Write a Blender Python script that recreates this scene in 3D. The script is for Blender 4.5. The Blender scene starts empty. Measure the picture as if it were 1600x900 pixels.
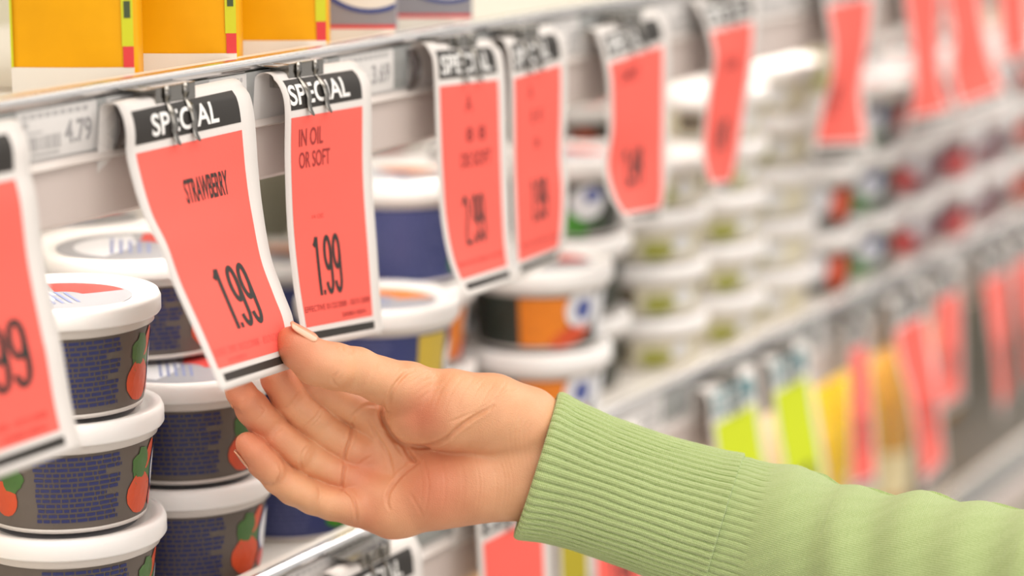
import bpy, bmesh, math, random
import numpy as np
from mathutils import Vector, Matrix
random.seed(7)
rng = np.random.default_rng(3)
sc = bpy.context.scene
COL = sc.collection
PI = math.pi

# ------------------------------------------------------------------ camera
FPX = 4000.0
YAW = math.atan(2200 / math.hypot(FPX, 785)); PIT = math.atan(785 / FPX)
cy_, sy_, cp_, sp_ = math.cos(YAW), math.sin(YAW), math.cos(PIT), math.sin(PIT)
FW = np.array([cp_ * cy_, cp_ * sy_, -sp_]); RT = np.array([sy_, -cy_, 0.0]); UP = np.array([sp_ * cy_, sp_ * sy_, cp_])
CAM = np.array([0.0, 0.0, 1.5])
cam = bpy.data.cameras.new('camera'); co = bpy.data.objects.new('camera', cam); COL.objects.link(co)
cam.sensor_width = 36; cam.lens = 36 * FPX / 1600; cam.clip_start = 0.01; cam.clip_end = 50
m = Matrix.Identity(4)
for i in range(3):
    m[i][0], m[i][1], m[i][2], m[i][3] = RT[i], UP[i], -FW[i], CAM[i]
co.matrix_world = m
cam.dof.use_dof = True; cam.dof.focus_distance = 1.262; cam.dof.aperture_fstop = 3.1
sc.camera = co
sc.view_settings.view_transform = 'Standard'; sc.view_settings.look = 'None'
sc.view_settings.gamma = 1.0; sc.view_settings.use_curve_mapping = False
sc.view_settings.exposure = -0.30

# ------------------------------------------------------------------ light
w = bpy.data.worlds.new('world'); sc.world = w; w.use_nodes = True
w.node_tree.nodes['Background'].inputs[0].default_value = (1.0, 0.96, 0.92, 1)
w.node_tree.nodes['Background'].inputs[1].default_value = 0.9


def area(name, loc, rot, sx, sy, power, col=(1, 0.95, 0.9)):
    l = bpy.data.lights.new(name, 'AREA'); l.shape = 'RECTANGLE'; l.size = sx; l.size_y = sy; l.energy = power; l.color = col
    o = bpy.data.objects.new(name, l); COL.objects.link(o); o.location = loc; o.rotation_euler = rot
    return o


area('ceiling_light_near', (1.0, -0.35, 2.95), (0, 0, 0), 4.0, 1.0, 52)
area('ceiling_light_far', (3.6, -0.2, 2.95), (0, 0, 0), 3.0, 1.0, 40)
area('aisle_fill_light', (0.2, -1.7, 2.0), (math.radians(62), 0, math.radians(-15)), 4.0, 1.6, 30)  # unseen fill added on the aisle side to brighten the shelf interior


# ------------------------------------------------------------------ pixel rays to world points
def ray(x, y): return FW + RT * (x - 800) / FPX - UP * (y - 450) / FPX
def aY(x, y, Y): r = ray(x, y); return CAM + r * (Y / r[1])
def aX(x, y, X): r = ray(x, y); return CAM + r * (X / r[0])
def aZ(x, y, Z): r = ray(x, y); return CAM + r * ((Z - CAM[2]) / r[2])


# ------------------------------------------------------------------ materials
def srgb(c):
    return tuple(((v / 255) / 12.92 if v / 255 <= 0.04045 else ((v / 255 + 0.055) / 1.055) ** 2.4) for v in c) + (1,)


MATS = {}


def mat(name, rgb, rough=0.5, metal=0.0, spec=0.5, bump=0, bscale=200, vary=0, vscale=30, trans=0, sss=0, alpha=1, coat=0):
    if name in MATS: return MATS[name]
    M = bpy.data.materials.new(name); M.use_nodes = True; nt = M.node_tree; b = nt.nodes['Principled BSDF']
    c = srgb(rgb)
    b.inputs['Base Color'].default_value = c; b.inputs['Roughness'].default_value = rough; b.inputs['Metallic'].default_value = metal
    b.inputs['Specular IOR Level'].default_value = spec; b.inputs['Transmission Weight'].default_value = trans
    b.inputs['Alpha'].default_value = alpha; b.inputs['Coat Weight'].default_value = coat
    if sss:
        b.inputs['Subsurface Weight'].default_value = sss; b.inputs['Subsurface Radius'].default_value = (0.004, 0.003, 0.003); b.inputs['Subsurface Scale'].default_value = 1
    tc = nt.nodes.new('ShaderNodeTexCoord')
    n = nt.nodes.new('ShaderNodeTexNoise'); n.inputs['Scale'].default_value = vscale; n.inputs['Detail'].default_value = 4
    nt.links.new(tc.outputs['Object'], n.inputs['Vector'])
    r = nt.nodes.new('ShaderNodeMixRGB'); r.blend_type = 'MIX'
    v = vary if vary else 0.03
    r.inputs[1].default_value = tuple(x * (1 - v) for x in c[:3]) + (1,)
    r.inputs[2].default_value = tuple(min(1, x * (1 + v)) for x in c[:3]) + (1,)
    nt.links.new(n.outputs['Fac'], r.inputs[0]); nt.links.new(r.outputs[0], b.inputs['Base Color'])
    if bump:
        n2 = nt.nodes.new('ShaderNodeTexNoise'); n2.inputs['Scale'].default_value = bscale; n2.inputs['Detail'].default_value = 3
        nt.links.new(tc.outputs['Object'], n2.inputs['Vector'])
        bp = nt.nodes.new('ShaderNodeBump'); bp.inputs['Strength'].default_value = bump; bp.inputs['Distance'].default_value = 0.001
        nt.links.new(n2.outputs['Fac'], bp.inputs['Height']); nt.links.new(bp.outputs[0], b.inputs['Normal'])
    MATS[name] = M
    return M


PAPER = mat('paper_white', (224, 218, 214), 0.75, bump=0.15, bscale=900)
PINK = mat('fluorescent_coral_ink', (248, 100, 88), 0.75, bump=0.1, bscale=900, vary=0.03, vscale=40)
LIME = mat('lime_ink', (200, 214, 8), 0.7)
TEAL = mat('teal_ink', (62, 120, 128), 0.7)
BLACK = mat('black_ink', (44, 40, 37), 0.6, vary=0.1, vscale=900)
WHITEINK = mat('white_letters', (240, 238, 236), 0.75)
REDINK = mat('faded_small_print', (205, 70, 62), 0.7)
CHROME = mat('polished_chrome', (230, 229, 230), 0.2, 0.95)
STEEL = mat('clip_steel', (150, 146, 140), 0.2, 1.0)
SHELF = mat('shelf_enamel', (238, 232, 224), 0.35)
LIP = mat('shelf_lip_enamel', (204, 190, 184), 0.35)
GREENCH = mat('dark_green_channel', (52, 60, 44), 0.5)
CLEAR = mat('clear_plastic', (255, 255, 255), 0.06, alpha=0.16)
BACKW = mat('back_panel_paint', (206, 202, 180), 0.6)
LIDW = mat('white_lid_plastic', (240, 236, 234), 0.35, sss=0.15)
FLOORM = mat('floor_tile', (196, 190, 182), 0.4)
CEIL = mat('ceiling_paint', (235, 232, 226), 0.8)


# ------------------------------------------------------------------ mesh helpers
def tag(o, label=None, cat=None, group=None, kind=None):
    if label: o['label'] = label
    if cat: o['category'] = cat
    if group: o['group'] = group
    if kind: o['kind'] = kind
    return o


def empty(name, loc=(0, 0, 0), rz=0.0):
    o = bpy.data.objects.new(name, None); COL.objects.link(o); o.location = loc; o.rotation_euler = (0, 0, rz)
    o.empty_display_size = 0.02
    return o


def mesh(name, verts, faces, material, parent=None, smooth=False, mats=None, fm=None):
    me = bpy.data.meshes.new(name)
    me.from_pydata([tuple(map(float, v)) for v in verts], [], [tuple(map(int, f)) for f in faces]); me.update()
    for x in (mats or [material]): me.materials.append(x)
    if fm is not None: me.polygons.foreach_set('material_index', fm)
    if smooth: me.polygons.foreach_set('use_smooth', [True] * len(me.polygons))
    o = bpy.data.objects.new(name, me); COL.objects.link(o)
    if parent: o.parent = parent
    return o


class MB:
    def __init__(s): s.v = []; s.f = []; s.m = []
    def add(s, vs, fs, mi=0):
        b = len(s.v); s.v += [tuple(map(float, p)) for p in vs]; s.f += [tuple(b + i for i in f) for f in fs]; s.m += [mi] * len(fs)
    def box(s, a, b, mi=0):
        x0, y0, z0 = a; x1, y1, z1 = b
        s.add([(x0, y0, z0), (x1, y0, z0), (x1, y1, z0), (x0, y1, z0), (x0, y0, z1), (x1, y0, z1), (x1, y1, z1), (x0, y1, z1)],
              [(0, 3, 2, 1), (4, 5, 6, 7), (0, 1, 5, 4), (1, 2, 6, 5), (2, 3, 7, 6), (3, 0, 4, 7)], mi)
    def lathe(s, prof, n=64, mi=0, cap=True):
        b = len(s.v)
        for r, z in prof:
            for k in range(n):
                a = 2 * PI * k / n; s.v.append((r * math.cos(a), r * math.sin(a), z))
        for i in range(len(prof) - 1):
            for k in range(n):
                k2 = (k + 1) % n
                s.f.append((b + i * n + k, b + i * n + k2, b + (i + 1) * n + k2, b + (i + 1) * n + k)); s.m.append(mi)
        if cap:
            s.f.append(tuple(b + k for k in range(n))[::-1]); s.m.append(mi)
            s.f.append(tuple(b + (len(prof) - 1) * n + k for k in range(n))); s.m.append(mi)
    def extrude_x(s, prof, x0, x1, mi=0, closed=True):   # prof: (y,z)
        n = len(prof)
        vs = [(x0, y, z) for y, z in prof] + [(x1, y, z) for y, z in prof]
        fs = [(i, (i + 1) % n, n + (i + 1) % n, n + i) for i in range(n if closed else n - 1)]
        if closed: fs += [tuple(range(n))[::-1], tuple(range(n, 2 * n))]
        s.add(vs, fs, mi)
    def build(s, name, material, parent=None, smooth=False, mats=None, bevel=0):
        o = mesh(name, s.v, s.f, material, parent, smooth, mats, s.m)
        if bevel:
            md = o.modifiers.new('bevel', 'BEVEL'); md.width = bevel; md.segments = 2; md.limit_method = 'ANGLE'
        return o


def tube(path, r, n=10):
    path = [Vector(p) for p in path]; vs = []; fs = []
    for i, p in enumerate(path):
        t = (path[min(i + 1, len(path) - 1)] - path[max(i - 1, 0)]).normalized()
        a = t.cross(Vector((0.3, 0.2, 1))).normalized(); b = t.cross(a)
        rr = r[i] if isinstance(r, (list, tuple)) else r
        for k in range(n):
            q = p + (a * math.cos(2 * PI * k / n) + b * math.sin(2 * PI * k / n)) * rr; vs.append(tuple(q))
    for i in range(len(path) - 1):
        for k in range(n):
            fs.append((i * n + k, i * n + (k + 1) % n, (i + 1) * n + (k + 1) % n, (i + 1) * n + k))
    fs.append(tuple(range(n))[::-1]); fs.append(tuple((len(path) - 1) * n + k for k in range(n)))
    return vs, fs


def copy_tree(o, parent=None):
    c = o.copy(); COL.objects.link(c); c.parent = parent
    for ch in list(o.children): copy_tree(ch, c)
    return c


_txt = {}


def text_polys(s, bold=0.0):
    """letter outlines filled, normalised to the unit square (x right, y up)"""
    if (s, bold) in _txt: return _txt[(s, bold)]
    cu = bpy.data.curves.new('t', 'FONT'); cu.body = s; cu.offset = bold; cu.resolution_u = 4; cu.size = 1
    o = bpy.data.objects.new('t', cu); COL.objects.link(o)
    bpy.context.view_layer.update()
    me = bpy.data.meshes.new_from_object(o.evaluated_get(bpy.context.evaluated_depsgraph_get()))
    bm = bmesh.new(); bm.from_mesh(me)
    bmesh.ops.triangulate(bm, faces=bm.faces)
    xs = [v.co.x for v in bm.verts]; ys = [v.co.y for v in bm.verts]
    x0, x1, y0, y1 = min(xs), max(xs), min(ys), max(ys)
    for v in bm.verts: v.co = ((v.co.x - x0) / (x1 - x0), (v.co.y - y0) / (y1 - y0), 0)
    for k in range(1, 6):
        bmesh.ops.bisect_plane(bm, geom=bm.verts[:] + bm.edges[:] + bm.faces[:], plane_co=(0, k / 6, 0), plane_no=(0, 1, 0))
    for k in range(1, 4):
        bmesh.ops.bisect_plane(bm, geom=bm.verts[:] + bm.edges[:] + bm.faces[:], plane_co=(k / 4, 0, 0), plane_no=(1, 0, 0))
    bm.verts.ensure_lookup_table(); bm.verts.index_update()
    r = ([(v.co.x, v.co.y) for v in bm.verts], [tuple(v.index for v in f.verts) for f in bm.faces])
    bm.free(); bpy.data.objects.remove(o); bpy.data.curves.remove(cu); bpy.data.meshes.remove(me)
    _txt[(s, bold)] = r
    return r


def digits(s):
    """condensed price figures drawn with round strokes; unit square like text_polys"""
    if ('#', s) in _txt: return _txt[('#', s)]
    def arc(cx, cy, rx, ry, a0, a1, n=22): return [(cx + rx * math.cos(math.radians(a0 + (a1 - a0) * k / n)), cy + ry * math.sin(math.radians(a0 + (a1 - a0) * k / n))) for k in range(n + 1)]
    G = {'1': [[(.0, .84), (.05, .90), (.085, .985)], [(.10, .995 - k * .0995) for k in range(11)]],
         '9': [arc(.13, .70, .095, .26, 0, 360, 30), arc(.13, .70, .095, .26, 0, -8, 2)[:1] + [(.227, .6 - k * .06) for k in range(6)] + arc(.132, .27, .095, .235, 0, -165, 18)],
         '2': [arc(.13, .74, .095, .22, 165, -20, 16) + [(.20, .58), (.15, .42), (.08, .24), (.04, .05)], [(.0, .035), (.12, .035), (.25, .035)]], '.': None}
    W = {'1': .15, '9': .26, '2': .27, '.': .09}
    vs = []; fs = []; x = 0.0
    for c in s:
        if c == '.':
            b = len(vs); vs += [(x + .005, 0), (x + .075, 0), (x + .075, .085), (x + .005, .085)]; fs.append((b, b + 1, b + 2, b + 3))
        else:
            for st in G[c]:
                b = len(vs)
                for i, p in enumerate(st):
                    q0, q1 = st[max(i - 1, 0)], st[min(i + 1, len(st) - 1)]
                    dx, dy = q1[0] - q0[0], q1[1] - q0[1]; l_ = math.hypot(dx, dy) or 1; nx, ny = -dy / l_, dx / l_
                    vs += [(x + p[0] + nx * .043, p[1] + ny * .046), (x + p[0] - nx * .043, p[1] - ny * .046)]
                for i in range(len(st) - 1): fs.append((b + 2 * i, b + 2 * i + 1, b + 2 * i + 3, b + 2 * i + 2))
        x += W[c] + .03
    xs = [v[0] for v in vs]; ys = [v[1] for v in vs]
    out = ([((a - min(xs)) / (max(xs) - min(xs)), (b - min(ys)) / (max(ys) - min(ys))) for a, b in vs], fs)
    _txt[('#', s)] = out
    return out


# ------------------------------------------------------------------ the room
YR = 0.7224            # front plane of the shelf rails
ZU, ZM, ZL = 1.3665, 1.0970, 0.8610
X0, X1 = 0.2, 4.2
o = MB(); o.box((-3, -3, -0.05), (7, 3, 0)); tag(o.build('floor', FLOORM), kind='structure')
o = MB(); o.box((-3, -3, 3.0), (7, 3, 3.05)); tag(o.build('ceiling', CEIL), kind='structure')
o = MB(); o.box((X0, 1.02, 0.0), (X1, 1.05, 2.3)); tag(o.build('wall_back', BACKW), kind='structure')


def shelf(name, z, label, depth_mat=SHELF, parent_label=None):
    r = empty(name, (X0, YR, z - 0.05))
    inv = Vector((-X0, -YR, -(z - 0.05)))
    def fin(ob): ob.data.transform(Matrix.Translation(inv)); return ob
    d = MB(); d.box((X0, YR + 0.0035, z - 0.022), (X1, 1.0195, z - 0.0105)); fin(d.build('deck', depth_mat, r))
    c = MB()     # rolled chrome front edge
    prof = []
    for k in range(11):
        a = PI * (0.0 + k / 10) - PI / 2
        prof.append((YR + 0.0015 - 0.0035 * math.cos(a), z - 0.0035 + 0.0035 * math.sin(a)))
    prof = prof + [(YR + 0.003, z), (YR + 0.003, z - 0.008)]
    fl_ = MB(); fl_.box((X0, YR + 0.0032, z - 0.0012), (X1, YR + 0.0095, z - 0.0002)); fl_.box((X0, YR + 0.0085, z - 0.0104), (X1, YR + 0.0095, z - 0.0012)); fin(fl_.build('top_flange', SHELF, r))
    c.extrude_x(prof, X0, X1); fin(c.build('front_edge', CHROME, r, smooth=False, bevel=0))
    l = MB(); l.extrude_x([(YR + 0.0005, z - 0.033), (YR - 0.001, z - 0.036), (YR - 0.001, z - 0.061), (YR + 0.001, z - 0.063), (YR + 0.012, z - 0.063), (YR + 0.012, z - 0.031), (YR + 0.004, z - 0.031)], X0, X1)
    fin(l.build('front_lip', LIP, r))
    g = MB(); g.box((X0, YR + 0.003, z - 0.031), (X1, YR + 0.0045, z - 0.008)); fin(g.build('label_channel', GREENCH, r))
    h = MB(); h.extrude_x([(YR - 0.001, z - 0.0315), (YR - 0.004, z - 0.0345), (YR - 0.0025, z - 0.0355), (YR + 0.001, z - 0.033)], X0, X1)
    fin(h.build('channel_ridge', mat('ridge_plastic', (214, 204, 198), 0.2), r))
    p = MB(); p.extrude_x([(YR - 0.001, z - 0.007), (YR - 0.0022, z - 0.014), (YR - 0.0022, z - 0.024), (YR - 0.001, z - 0.0315), (YR - 0.0015, z - 0.0315), (YR - 0.0029, z - 0.024), (YR - 0.0029, z - 0.014), (YR - 0.0015, z - 0.007)], X0, X1)
    fin(p.build('clear_cover', CLEAR, r))
    return tag(r, label, 'shelf')


shelf('store_shelf', ZU, 'upper store shelf with chrome front edge, carrying the yellow packs', SHELF)
shelf('store_shelf', ZM, 'middle store shelf with chrome front edge, carrying the stacked tubs', SHELF)
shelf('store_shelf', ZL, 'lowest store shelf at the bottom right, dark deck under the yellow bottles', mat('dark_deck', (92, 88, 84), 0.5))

TUBE = bpy.data.materials.new('fluorescent_tube'); TUBE.use_nodes = True
_b = TUBE.node_tree.nodes['Principled BSDF']; _b.inputs['Base Color'].default_value = (1, 1, 1, 1); _b.inputs['Emission Color'].default_value = (1, .95, .88, 1); _b.inputs['Emission Strength'].default_value = 6.0


def case_lamp(x0, x1, z, label, power):
    t = empty('fluorescent_case_lamp', ((x0 + x1) / 2, YR + .028, z)); hl = (x1 - x0) / 2
    v, f = tube([(-hl, 0, 0), (0, 0, 0), (hl, 0, 0)], .006, 12); mesh('tube', v, f, TUBE, t, True)
    b = MB()
    for s in (-1, 1): b.box((s * hl - .012, -.009, -.009), (s * hl + .012, .009, .0095))
    b.build('tube_socket', SHELF, t)
    l = bpy.data.lights.new('case_lamp_light', 'AREA'); l.shape = 'RECTANGLE'; l.size = x1 - x0; l.size_y = .02; l.energy = power; l.color = (1, .95, .88)
    o = bpy.data.objects.new('case_lamp_light', l); COL.objects.link(o); o.parent = t; o.location = (0, .002, -.010); o.rotation_euler = (math.radians(38), 0, 0)
    return tag(t, label, 'lamp', 'fluorescent lamps under the shelves')


for zz, nm in ((ZU, 'upper'), (ZM, 'middle')):
    for k, (a, b_) in enumerate(((.25, 1.45), (1.5, 2.7), (2.75, 4.1))):
        case_lamp(a, b_, zz - .034, 'fluorescent tube under the %s shelf, %s bay from the left' % (nm, ('first', 'second', 'third')[k]), (1.35, .8, .7)[k])

# printed price labels inside the channels
GREYPRINT = mat('grey_label_print', (150, 142, 140), 0.7)
DARKPRINT = mat('dark_label_print', (98, 88, 90), 0.7)


def price_label(x0, x1, z, label, txt=None):
    r = empty('price_label', ((x0 + x1) / 2, YR + 0.0022, z - 0.031))
    hw = (x1 - x0) / 2
    b = MB(); b.box((-hw, -0.0003, 0.0005), (hw, 0.0003, 0.0228)); b.build('paper', PAPER, r)
    p = MB(); y = -0.0005
    def q(a0, a1, z0, z1): p.add([(a0, y, z0), (a1, y, z0), (a1, y, z1), (a0, y, z1)], [(0, 1, 2, 3)])
    q(-hw * .9, -hw * .75, .015, .018)
    q(-hw * .8, -hw * .4, .0125, .0133)
    n = 40
    for k in range(n):
        if random.random() < .6: q(-hw * .85 + k * hw * .9 / n, -hw * .85 + (k + .8) * hw * .9 / n, .0045, .011)
    q(-hw * .7, 0, .002, .0032)
    for k in range(9): q(-hw * .9 + k * hw * .19, -hw * .9 + (k + .75) * hw * .19, .019, .0213)
    p.build('barcode', GREYPRINT, r)
    if txt:
        vs, fs = text_polys(txt, 0.03)
        d = MB(); d.add([(hw * .15 + u * hw * .7, y, .005 + v * .011) for u, v in vs], fs); d.build('price', DARKPRINT, r)
    return tag(r, label, 'price label', 'price labels in the shelf channels')


for a, b_, t_, l_ in ((0.883, 0.940, '4.79', 'white price label behind clear plastic, between the two leftmost coral tags'),
                      (0.948, 0.972, None, 'blank end of a white price label just left of the clip holding the strawberry tag'),
                      (1.030, 1.062, None, 'white price label behind the top right corner of the strawberry tag'),
                      (1.150, 1.205, '3.69', 'white price label between the second and third full coral tags'),
                      (1.395, 1.43, '2.99', 'white price label left of the fifth coral tag'),
                      (1.54, 1.60, '1.79', 'white price label between the fifth and sixth coral tags'),
                      (1.72, 1.79, '2.49', 'blurred white price label left of the hourglass shaped coral tag')):
    price_label(a, b_, ZU, l_, t_)
for a, b_, l_ in ((1.09, 1.15, 'price label on the middle shelf edge, left of the black header below the hand'), (1.48, 1.56, 'price label on the middle shelf edge above the sweater cuff seam'),
                  (1.85, 1.90, 'price label on the middle shelf edge above the narrow red tag'), (2.12, 2.2, 'price label on the middle shelf edge near the right frame edge')):
    price_label(a, b_, ZM, l_, '2.29')


HOLD = mat('smoky_plastic', (96, 86, 84), .12, alpha=.75, coat=.5)
for x_, l_ in ((.946, 'curved smoky plastic label divider left of the strawberry tag'), (1.212, 'curved smoky plastic label divider left of the third tag'), (1.47, 'curved smoky plastic label divider behind the fifth tag')):
    d_ = MB(); pr_ = []
    for k in range(13):
        a = k / 12; pr_.append((YR - .0032 - .0038 * math.sin(PI * a), ZU - .009 - .0225 * a))
    d_.extrude_x(pr_ + [(y + .0009, z) for y, z in pr_[::-1]], x_, x_ + .0085)
    dr = empty('label_divider', (x_, YR, ZU - .0315)); ob = d_.build('curved_flap', HOLD, dr, True); ob.data.transform(Matrix.Translation((-x_, -YR, -(ZU - .0315))))
    e_ = MB(); e_.extrude_x([(y - .0003, z) for y, z in pr_] + [(y, z) for y, z in pr_[::-1]], x_ + .0002, x_ + .0014)
    ob = e_.build('dark_edge', mat('dark_edge_plastic', (70, 60, 60), .2), dr, True); ob.data.transform(Matrix.Translation((-x_, -YR, -(ZU - .0315))))
    tag(dr, l_, 'label divider', 'plastic label dividers')


# ------------------------------------------------------------------ sale tags
def spline(pts, n):
    P = np.array(pts, float); Q = np.vstack([2 * P[0] - P[1], P, 2 * P[-1] - P[-2]])
    out = []
    for i in range(1, len(Q) - 2):
        for k in range(12):
            t = k / 12
            out.append(0.5 * ((2 * Q[i]) + (-Q[i - 1] + Q[i + 1]) * t + (2 * Q[i - 1] - 5 * Q[i] + 4 * Q[i + 1] - Q[i + 2]) * t * t + (-Q[i - 1] + 3 * Q[i] - 3 * Q[i + 1] + Q[i + 2]) * t ** 3))
    out.append(P[-1]); out = np.array(out)
    d = np.r_[0, np.cumsum(np.linalg.norm(np.diff(out, axis=0), axis=1))]; d /= d[-1]
    tt = np.linspace(0, 1, n)
    return np.stack([np.interp(tt, d, out[:, j]) for j in range(out.shape[1])], 1)


NT = 49


def sale_tag(L, R, label, texts, ink=None, head=None, clip=(0.40, 0.56), flap=True, group='special price tags on the upper shelf edge', cat='price tag', clip_z=None, zrail=ZU):
    """L, R : world polylines (n,3) of the two long edges, from the fold down"""
    ink = ink or PINK; head = head or BLACK
    L = spline(L, NT); R = spline(R, NT)
    base = (L[0] + R[0]) / 2
    root = empty('sale_tag', tuple(base))
    def S(s, t, off=0.0):
        x = min(max(t, 0), 1) * (NT - 1); i = min(int(x), NT - 2); f = x - i
        l = L[i] * (1 - f) + L[i + 1] * f; r = R[i] * (1 - f) + R[i + 1] * f
        p = l * (1 - s) + r * s
        tt = (L[i + 1] - L[i]) * (1 - s) + (R[i + 1] - R[i]) * s
        n = np.cross(tt, r - l); n /= np.linalg.norm(n)
        if n[1] > 0: n = -n
        return p + n * off - base
    # paper incl. the fold that curls back over the clip
    vs = []; fs = []; ns = 12; rows = []
    if flap:
        for k in range(16, 0, -1):
            if k > 8: dy, dz = 0.0115 + 0.0003 * (k - 8), -0.001 - 0.0036 * (k - 8)
            else:
                a = PI * k / 8; dy, dz = 0.00575 * (1 - math.cos(a)), 0.0035 * math.sin(a) - 0.001 * k / 8
            rows.append(('f', dy, dz))
    for k in range(NT): rows.append(('s', k / (NT - 1), 0))
    for kind, a, b in rows:
        for j in range(ns + 1):
            s = j / ns
            if kind == 's': p = S(s, a)
            else: p = S(s, 0) + np.array([0, a, b])
            vs.append(p)
    n1 = ns + 1
    for i in range(len(rows) - 1):
        for j in range(ns): fs.append((i * n1 + j, i * n1 + j + 1, (i + 1) * n1 + j + 1, (i + 1) * n1 + j))
    o = mesh('paper', vs, fs, PAPER, root, True)
    md = o.modifiers.new('thickness', 'SOLIDIFY'); md.thickness = 0.00022; md.offset = 0
    def patch(name, s0, s1, t0, t1, m_, off=0.0003):
        nt_ = max(2, int((t1 - t0) * 150)); v = []; f = []
        for i in range(nt_ + 1):
            for j in range(ns + 1):
                v.append(S(s0 + (s1 - s0) * j / ns, t0 + (t1 - t0) * i / nt_, off))
        for i in range(nt_):
            for j in range(ns): f.append((i * n1 + j, (i + 1) * n1 + j, (i + 1) * n1 + j + 1, i * n1 + j + 1))
        return mesh(name, v, f, m_, root, True)
    patch('header_band', 0.065, 0.885, 0.014, 0.128, head)
    patch('colour_panel', 0.065, 0.885, 0.155, 0.925, ink)
    patch('bottom_bar', 0.09, 0.9, 0.945, 0.973, head)
    for item in texts:
        st, s0, s1, t0, t1, bold = item[:6]; m_ = item[6] if len(item) > 6 else BLACK
        v, f = digits(st) if st in ('1.99', '2.99') else text_polys(st, bold)
        pts = [S(s0 + (s1 - s0) * a, t1 + (t0 - t1) * b, 0.0005) for a, b in v]
        mesh('lettering', pts, f, m_, root)
    tag(root, label, cat, group)
    # the steel clip gripping the top edge
    if clip:
        zc = clip_z if clip_z else zrail
        xs = [(L[0] * (1 - s) + R[0] * s) for s in clip]
        xm = (xs[0] + xs[1]) / 2
        cr = empty('tag_clip', (float(xm[0]), YR, zc - 0.011))
        off = np.array([xm[0], YR, zc - 0.011])
        hw = abs(xs[1][0] - xs[0][0]) * 0.5 + 0.008
        top = float(xm[2]) + 0.0065 - off[2]; fy = float(xm[1]) - YR - 0.0015
        bd = MB()
        bd.box((-hw - 0.010, 0.0015, top - 0.0005), (hw * .3, fy - .0, top + 0.0003)); bd.box((-hw, fy + .0003, top - 0.0075), (hw, fy + 0.0009, top + 0.0003))
        bd.box((-hw, fy, top - 0.0003), (hw, 0.0, top + 0.0005)); bd.box((-hw, -0.0008, top - 0.012), (-hw + .0006, fy, top))
        bd.build('clip_body', STEEL, cr, bevel=0.0003)
        for s in clip:
            v = []; f = []
            prof = [(-.012, -.0016, .0022), (-.004, -.0018, .0022), (0.0, -.0012, .0016), (.012, -.0008, .0012), (.03, -.0010, .0022), (.06, -.0014, .0023), (.09, -.0016, .0022), (.115, -.0010, .0018), (.135, -.0016, .0019), (.15, -.0032, .0012), (.155, -.0038, .0003)]
            for (t, oy, wd) in prof:
                c = S(s, max(t, 0)) + base - off + np.array([0, oy, 0])
                if t < 0: c[2] += -t * 0.6
                for q in (-1, 1):
                    for d in (0, -0.0005): v.append((c[0] + q * wd * 0.95, c[1] + d, c[2]))
            for i in range(len(prof) - 1):
                a = 4 * i; b2 = a + 4
                f += [(a, a + 2, b2 + 2, b2), (a + 1, b2 + 1, b2 + 3, a + 3), (a, b2, b2 + 1, a + 1), (a + 2, a + 3, b2 + 3, b2 + 2)]
            f += [(0, 1, 3, 2), (4 * len(prof) - 4, 4 * len(prof) - 2, 4 * len(prof) - 1, 4 * len(prof) - 3)]
            mesh('prong', v, f, STEEL, cr, True)
        sl_ = label if len(label.split()) < 12 else label.split(',')[0]
        tag(cr, ('steel clip on the ' if len(sl_.split()) < 11 else 'clip on the ') + sl_, 'clip', 'steel clips on the shelf edges')
    return root


def px_tag(left, right, XL, XR, *a, **k):
    Lp = [aX(x, y, XL) for x, y in left]; Rp = [aX(x, y, XR) for x, y in right]
    return sale_tag(Lp, Rp, *a, **k)


YT = 0.705
def xat(x, y): return float(aY(x, y, YT)[0])
FINE = 'EFFECTIVE 01/22/2008 - 03/31/2008'
SP = ('SPECIAL', 0.19, 0.71, 0.037, 0.112, 0.022, WHITEINK)
# leftmost, cut by the frame: its left edge repeats the right edge's sag
XR0 = xat(46, 234)
right0 = [(33, 198), (45, 225), (48, 270), (57, 310), (69, 406), (90, 514), (97, 545), (110, 624), (127, 700)]
Rp0 = [aX(x, y, XR0) for x, y in right0]; Lp0 = [p + np.array([-0.098, 0, 0]) for p in Rp0]
sale_tag(Lp0, Rp0, 'coral special price tag cut off by the left frame edge', [SP, ('2.99', .3, .78, .56, .77, .03), (FINE, .1, .82, .855, .875, .0, REDINK), ('200801BEN', .5, .8, .892, .912, 0.01, REDINK)])
T1 = px_tag([(187, 172), (193, 186), (197, 210), (199, 250), (222, 331), (249, 385), (270, 442), (303, 515), (346, 612)],
            [(378, 133), (390, 148), (397, 180), (401, 230), (403, 260), (410, 325), (423, 400), (442, 455), (459, 505), (460, 574)],
            xat(195, 200), xat(397, 186), 'coral special price tag reading strawberry, its lower corner pinched by the hand',
            [SP, ('STRAWBERRY', .36, .72, .275, .36, .02), ('1.99', .36, .70, .595, .815, .03), (FINE, .1, .85, .858, .885, .0, mat('pale_red_print', (232, 100, 92), .7)), ('010801', .2, .4, .897, .915, 0.0, mat('pale_red_print', (232, 100, 92), .7))], clip=(.35, .50))
px_tag([(428, 124), (438, 138), (445, 170), (445, 250), (449, 355), (458, 442), (470, 516), (474, 545)],
       [(560, 104), (574, 118), (580, 150), (581, 270), (589, 390), (596, 500), (597, 522)],
       xat(443, 190), xat(579, 160), 'coral special price tag just right of the strawberry tag',
       [('SPECIAL', 0.06, 0.74, 0.037, 0.112, 0.022, WHITEINK), ('IN OIL', .15, .42, .20, .265, .01, mat('brownred_print', (150, 46, 44), .7)), ('OR SOFT', .15, .50, .285, .345, .01, mat('brownred_print', (150, 46, 44), .7)),
        ('14 OZ', .27, .40, .52, .535, 0, REDINK), ('1.99', .25, .56, .60, .82, .03), (FINE, .08, .86, .85, .872, .0, mat('brownred_print', (150, 46, 44), .7)), ('200801BEN', .5, .8, .893, .91, 0.0, mat('brownred_print', (150, 46, 44), .7))], clip=(.25, .45))
BR = mat('brownred_print', (150, 46, 44), .7)
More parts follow.
